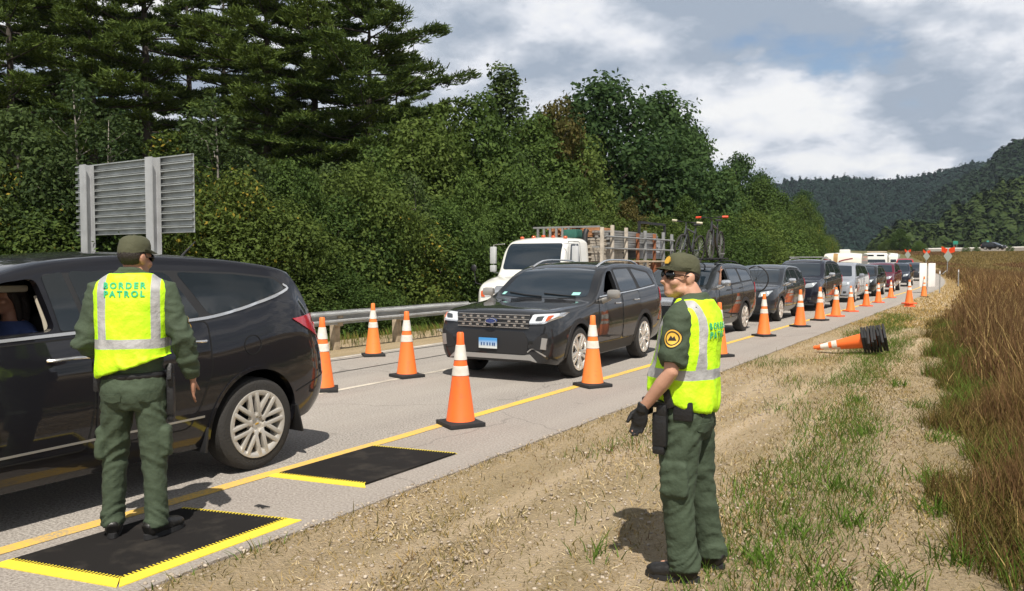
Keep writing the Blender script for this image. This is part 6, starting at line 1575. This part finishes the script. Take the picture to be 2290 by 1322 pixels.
# tall brown grass to the right
for (n, y0, y1, wid, w, h) in ((62000, 2.0, 12, lambda Y: 4+.25*Y, .008, .80), (52000, 12, 32, lambda Y: 5+.3*Y, .016, .85), (42000, 32, 108, lambda Y: 8+.28*Y, .045, .88)):
    X, Y = field(n, y0, y1, wid, .85); e = np.clip((X-edge_x(Y))/.9, 0.25, 1)
    patchy = np.array([noise2(x, y, .5) for x, y in zip(X, Y)])
    blades('tall_grass', X, Y, h*e*rg.uniform(.55, 1.08, n)*(1+.18*patchy), w, .35, MG_BROWN, int(y0))
    k = n//3; X, Y = field(k, y0, y1, wid, .85); e = np.clip((X-edge_x(Y))/.9, 0.2, 1)
    blades('tall_grass', X, Y, h*.74*e*rg.uniform(.5, 1.05, k), w*1.2, .4, MG_OLIVE, int(y0)+1)
    k = n//7; X, Y = field(k, y0, y1, wid, .85); e = np.clip((X-edge_x(Y))/.9, 0.3, 1)
    blades('tall_grass', X, Y, h*e*rg.uniform(.6, 1.12, k), w*.8, .5, MG_DRY, int(y0)+2)
X, Y = field(14000, 2.0, 26, lambda Y: .5+0*Y); blades('grass_fringe', X-.05, Y, rg.uniform(.06, .30, 14000), .007, .8, MG_OLIVE, 10)
X, Y = field(6500, 2.2, 24, lambda Y: .5+0*Y); kp = np.array([noise2(x, y, .8) > -.05 for x, y in zip(X, Y)]); X, Y = X[kp], Y[kp]; blades('grass_fringe', X-.05, Y, rg.uniform(.10, .34, len(X)), .007, .6, MG_GREEN, 9)
# verge: dry short grass everywhere, green in streaks
def scatter(n, x0, x1, y0, y1, test, hm, w, m, name, seed, lean=.8):
    r = np.random.default_rng(seed); X = x0+(x1-x0)*r.random(n); Y = y0+(y1-y0)*r.random(n)**1.25
    keep = np.array([test(x, y, r.random()) for x, y in zip(X, Y)]); X, Y = X[keep], Y[keep]; 
    X = X+np.where(Y > 48, -(np.clip(Y, 48, 200)-48)**2/880, 0)
    return blades(name, X, Y, hm*r.uniform(.35, 1.2, len(X)), w, lean, m, seed)
nz = lambda x, y, s, k: noise.noise(Vector((x*s, y*s*.35, k)))
inside = lambda x, y: EDGE+.04 < x < edge_x(y)+.1
foot = lambda x, y: math.hypot(x+1.75, y-4.4) > .33
scatter(70000, EDGE, 0, 1.5, 26, lambda x, y, r: inside(x, y) and r < .42+.8*nz(x, y, 1.4, 2)+.5*math.exp(-((x-EDGE-.10)/.12)**2), .045, .006, MG_DRY, 'dry_grass', 51, 1.4)
scatter(60000, EDGE, 0, 1.5, 22, lambda x, y, r: inside(x, y) and r < .62 and min(abs(x+3.12), abs(x+2.42)) > .11, .024, .008, MG_STRAW, 'straw_litter', 52, 2.6)
scatter(85000, EDGE, 0, 1.5, 30, lambda x, y, r: inside(x, y) and r < -.10+1.5*nz(x, y, 1.1, 9)+.95*math.exp(-((x+.62+.098*y)/(.24+.022*y))**2)-.25*(x < -2.6-.03*y), .095, .007, MG_GREEN, 'green_grass', 53, .9)
scatter(16000, EDGE, 0, 1.5, 30, lambda x, y, r: inside(x, y) and r < .10+1.2*nz(x, y, 1.1, 9)+.4*math.exp(-((x+.55+.095*y)/(.25+.012*y))**2), .10, .007, MG_OLIVE, 'green_grass', 54, .8)
scatter(75000, EDGE, 0, 1.5, 34, lambda x, y, r: inside(x, y) and r < (.66 if x > -1.25-.1*y else .10)+.6*math.exp(-((x-EDGE-.06)/.08)**2)+.9*nz(x, y, 1.0, 14), .048, .007, MG_OLIVE, 'green_grass', 59, 1.3)
scatter(26000, EDGE, 0, 1.5, 24, lambda x, y, r: inside(x, y) and r < .9*nz(x, y, 2.6, 4)-.05, .055, .007, MG_BROWN, 'dry_grass', 58, 1.2)
scatter(30000, EDGE, 2, 24, 100, lambda x, y, r: EDGE+.1 < x < edge_x(min(y, 47))+1, .09, .025, MG_DRY, 'dry_grass', 55, 1.0)
scatter(14000, -14.2, -11.45, -10, 60, lambda x, y, r: True, .16, .014, MG_OLIVE, 'roadside_grass', 56, .8)
scatter(9000, -16.4, -11.5, -10, 60, lambda x, y, r: True, .20, .02, MG_GREEN, 'roadside_grass', 57, .8)
# taller weed tufts in the bare strip
TX_, TY_ = [], []
for px, py in ((2080, 1065), (2108, 975), (1900, 1155), (1780, 1185), (1875, 1080), (1990, 1290), (1330, 1235), (2060, 905), (2130, 1240), (1860, 1290), (2010, 855), (1935, 960), (1700, 1240), (1560, 1000), (2085, 1130), (1915, 890)):
    g_ = gp(px, py); n_ = 70 if px > 1500 else 22; TX_.append(g_.x+rg.normal(0, .075, n_)); TY_.append(g_.y+rg.normal(0, .10, n_))
TX_ = np.concatenate(TX_); TY_ = np.concatenate(TY_); blades('weed_tufts', TX_, TY_, rg.uniform(.05, .17, len(TX_)), .010, 1.0, MG_GREEN, 60)
# golden bank
n = 60000; r_ = np.random.default_rng(8); d = 100+84*r_.random(n); px = 1985+620*r_.random(n)
XY = np.array([colx(a, b_) for a, b_ in zip(px, d)]); ok = np.array([x > bend(min(y, 260))-2.2 and y > 104 for x, y in XY])
XY = XY[ok]; kk = np.array([noise2(x, y, .09) for x, y in XY]) > -.12
blades('bank_grass', XY[kk, 0], XY[kk, 1], r_.uniform(.2, .42, kk.sum()), .12, .5, leaf_mat('golden_grass', (.13, .10, .034), (.27, .20, .075), .25), 81)
blades('bank_grass', XY[~kk, 0], XY[~kk, 1], r_.uniform(.2, .42, (~kk).sum()), .12, .5, MG_BROWN, 82)
# pebbles on the verge, one litter of stones
bm0 = bmesh.new(); bmesh.ops.create_icosphere(bm0, subdivisions=1, radius=1); bv0 = np.array([v.co[:] for v in bm0.verts]); bf0 = np.array([[v.index for v in f.verts] for f in bm0.faces]); bm0.free()
V = []; F = []; r_ = np.random.default_rng(77); k = 0
for _ in range(9500):
    x = EDGE-.05+3.3*r_.random()**1.3; y = 1.4+12*r_.random()**1.5
    if x > edge_x(np.array([y]))[0]: continue
    s = .005+.014*r_.random()**3
    V.append(bv0*(s*np.array([1, .8, .55])*(1+r_.normal(0, .12, (len(bv0), 1))))@np.array([[math.cos(k), math.sin(k), 0], [-math.sin(k), math.cos(k), 0], [0, 0, 1]])+np.array([x, y, terrain(x, y)+s*.2])); F.append(bf0+len(bv0)*k); k += 1
o = mesh_np('pebbles', np.vstack(V), np.vstack(F), mat('pebble_stone', (.24, .19, .14), .9, col2=(.62, .54, .44), island=True), k=3); o['kind'] = 'stuff'
# ------------------------------------------------------------------ thin air over the valley
hz = obj('haze', box((0, 300, 118), (2600, 3200, 250)), None, smooth=0)
mz = bpy.data.materials.new('valley_air'); mz.use_nodes = True; nt = mz.node_tree
nt.nodes.remove(nt.nodes['Principled BSDF']); pv = nt.nodes.new('ShaderNodeVolumePrincipled')
pv.inputs['Color'].default_value = (.62, .72, .86, 1); pv.inputs['Density'].default_value = .00012; pv.inputs['Anisotropy'].default_value = .1
nt.links.new(pv.outputs[0], nt.nodes['Material Output'].inputs['Volume']); hz.data.materials.append(mz); setting(hz, 'stuff')
scene.cycles.volume_bounces = 0
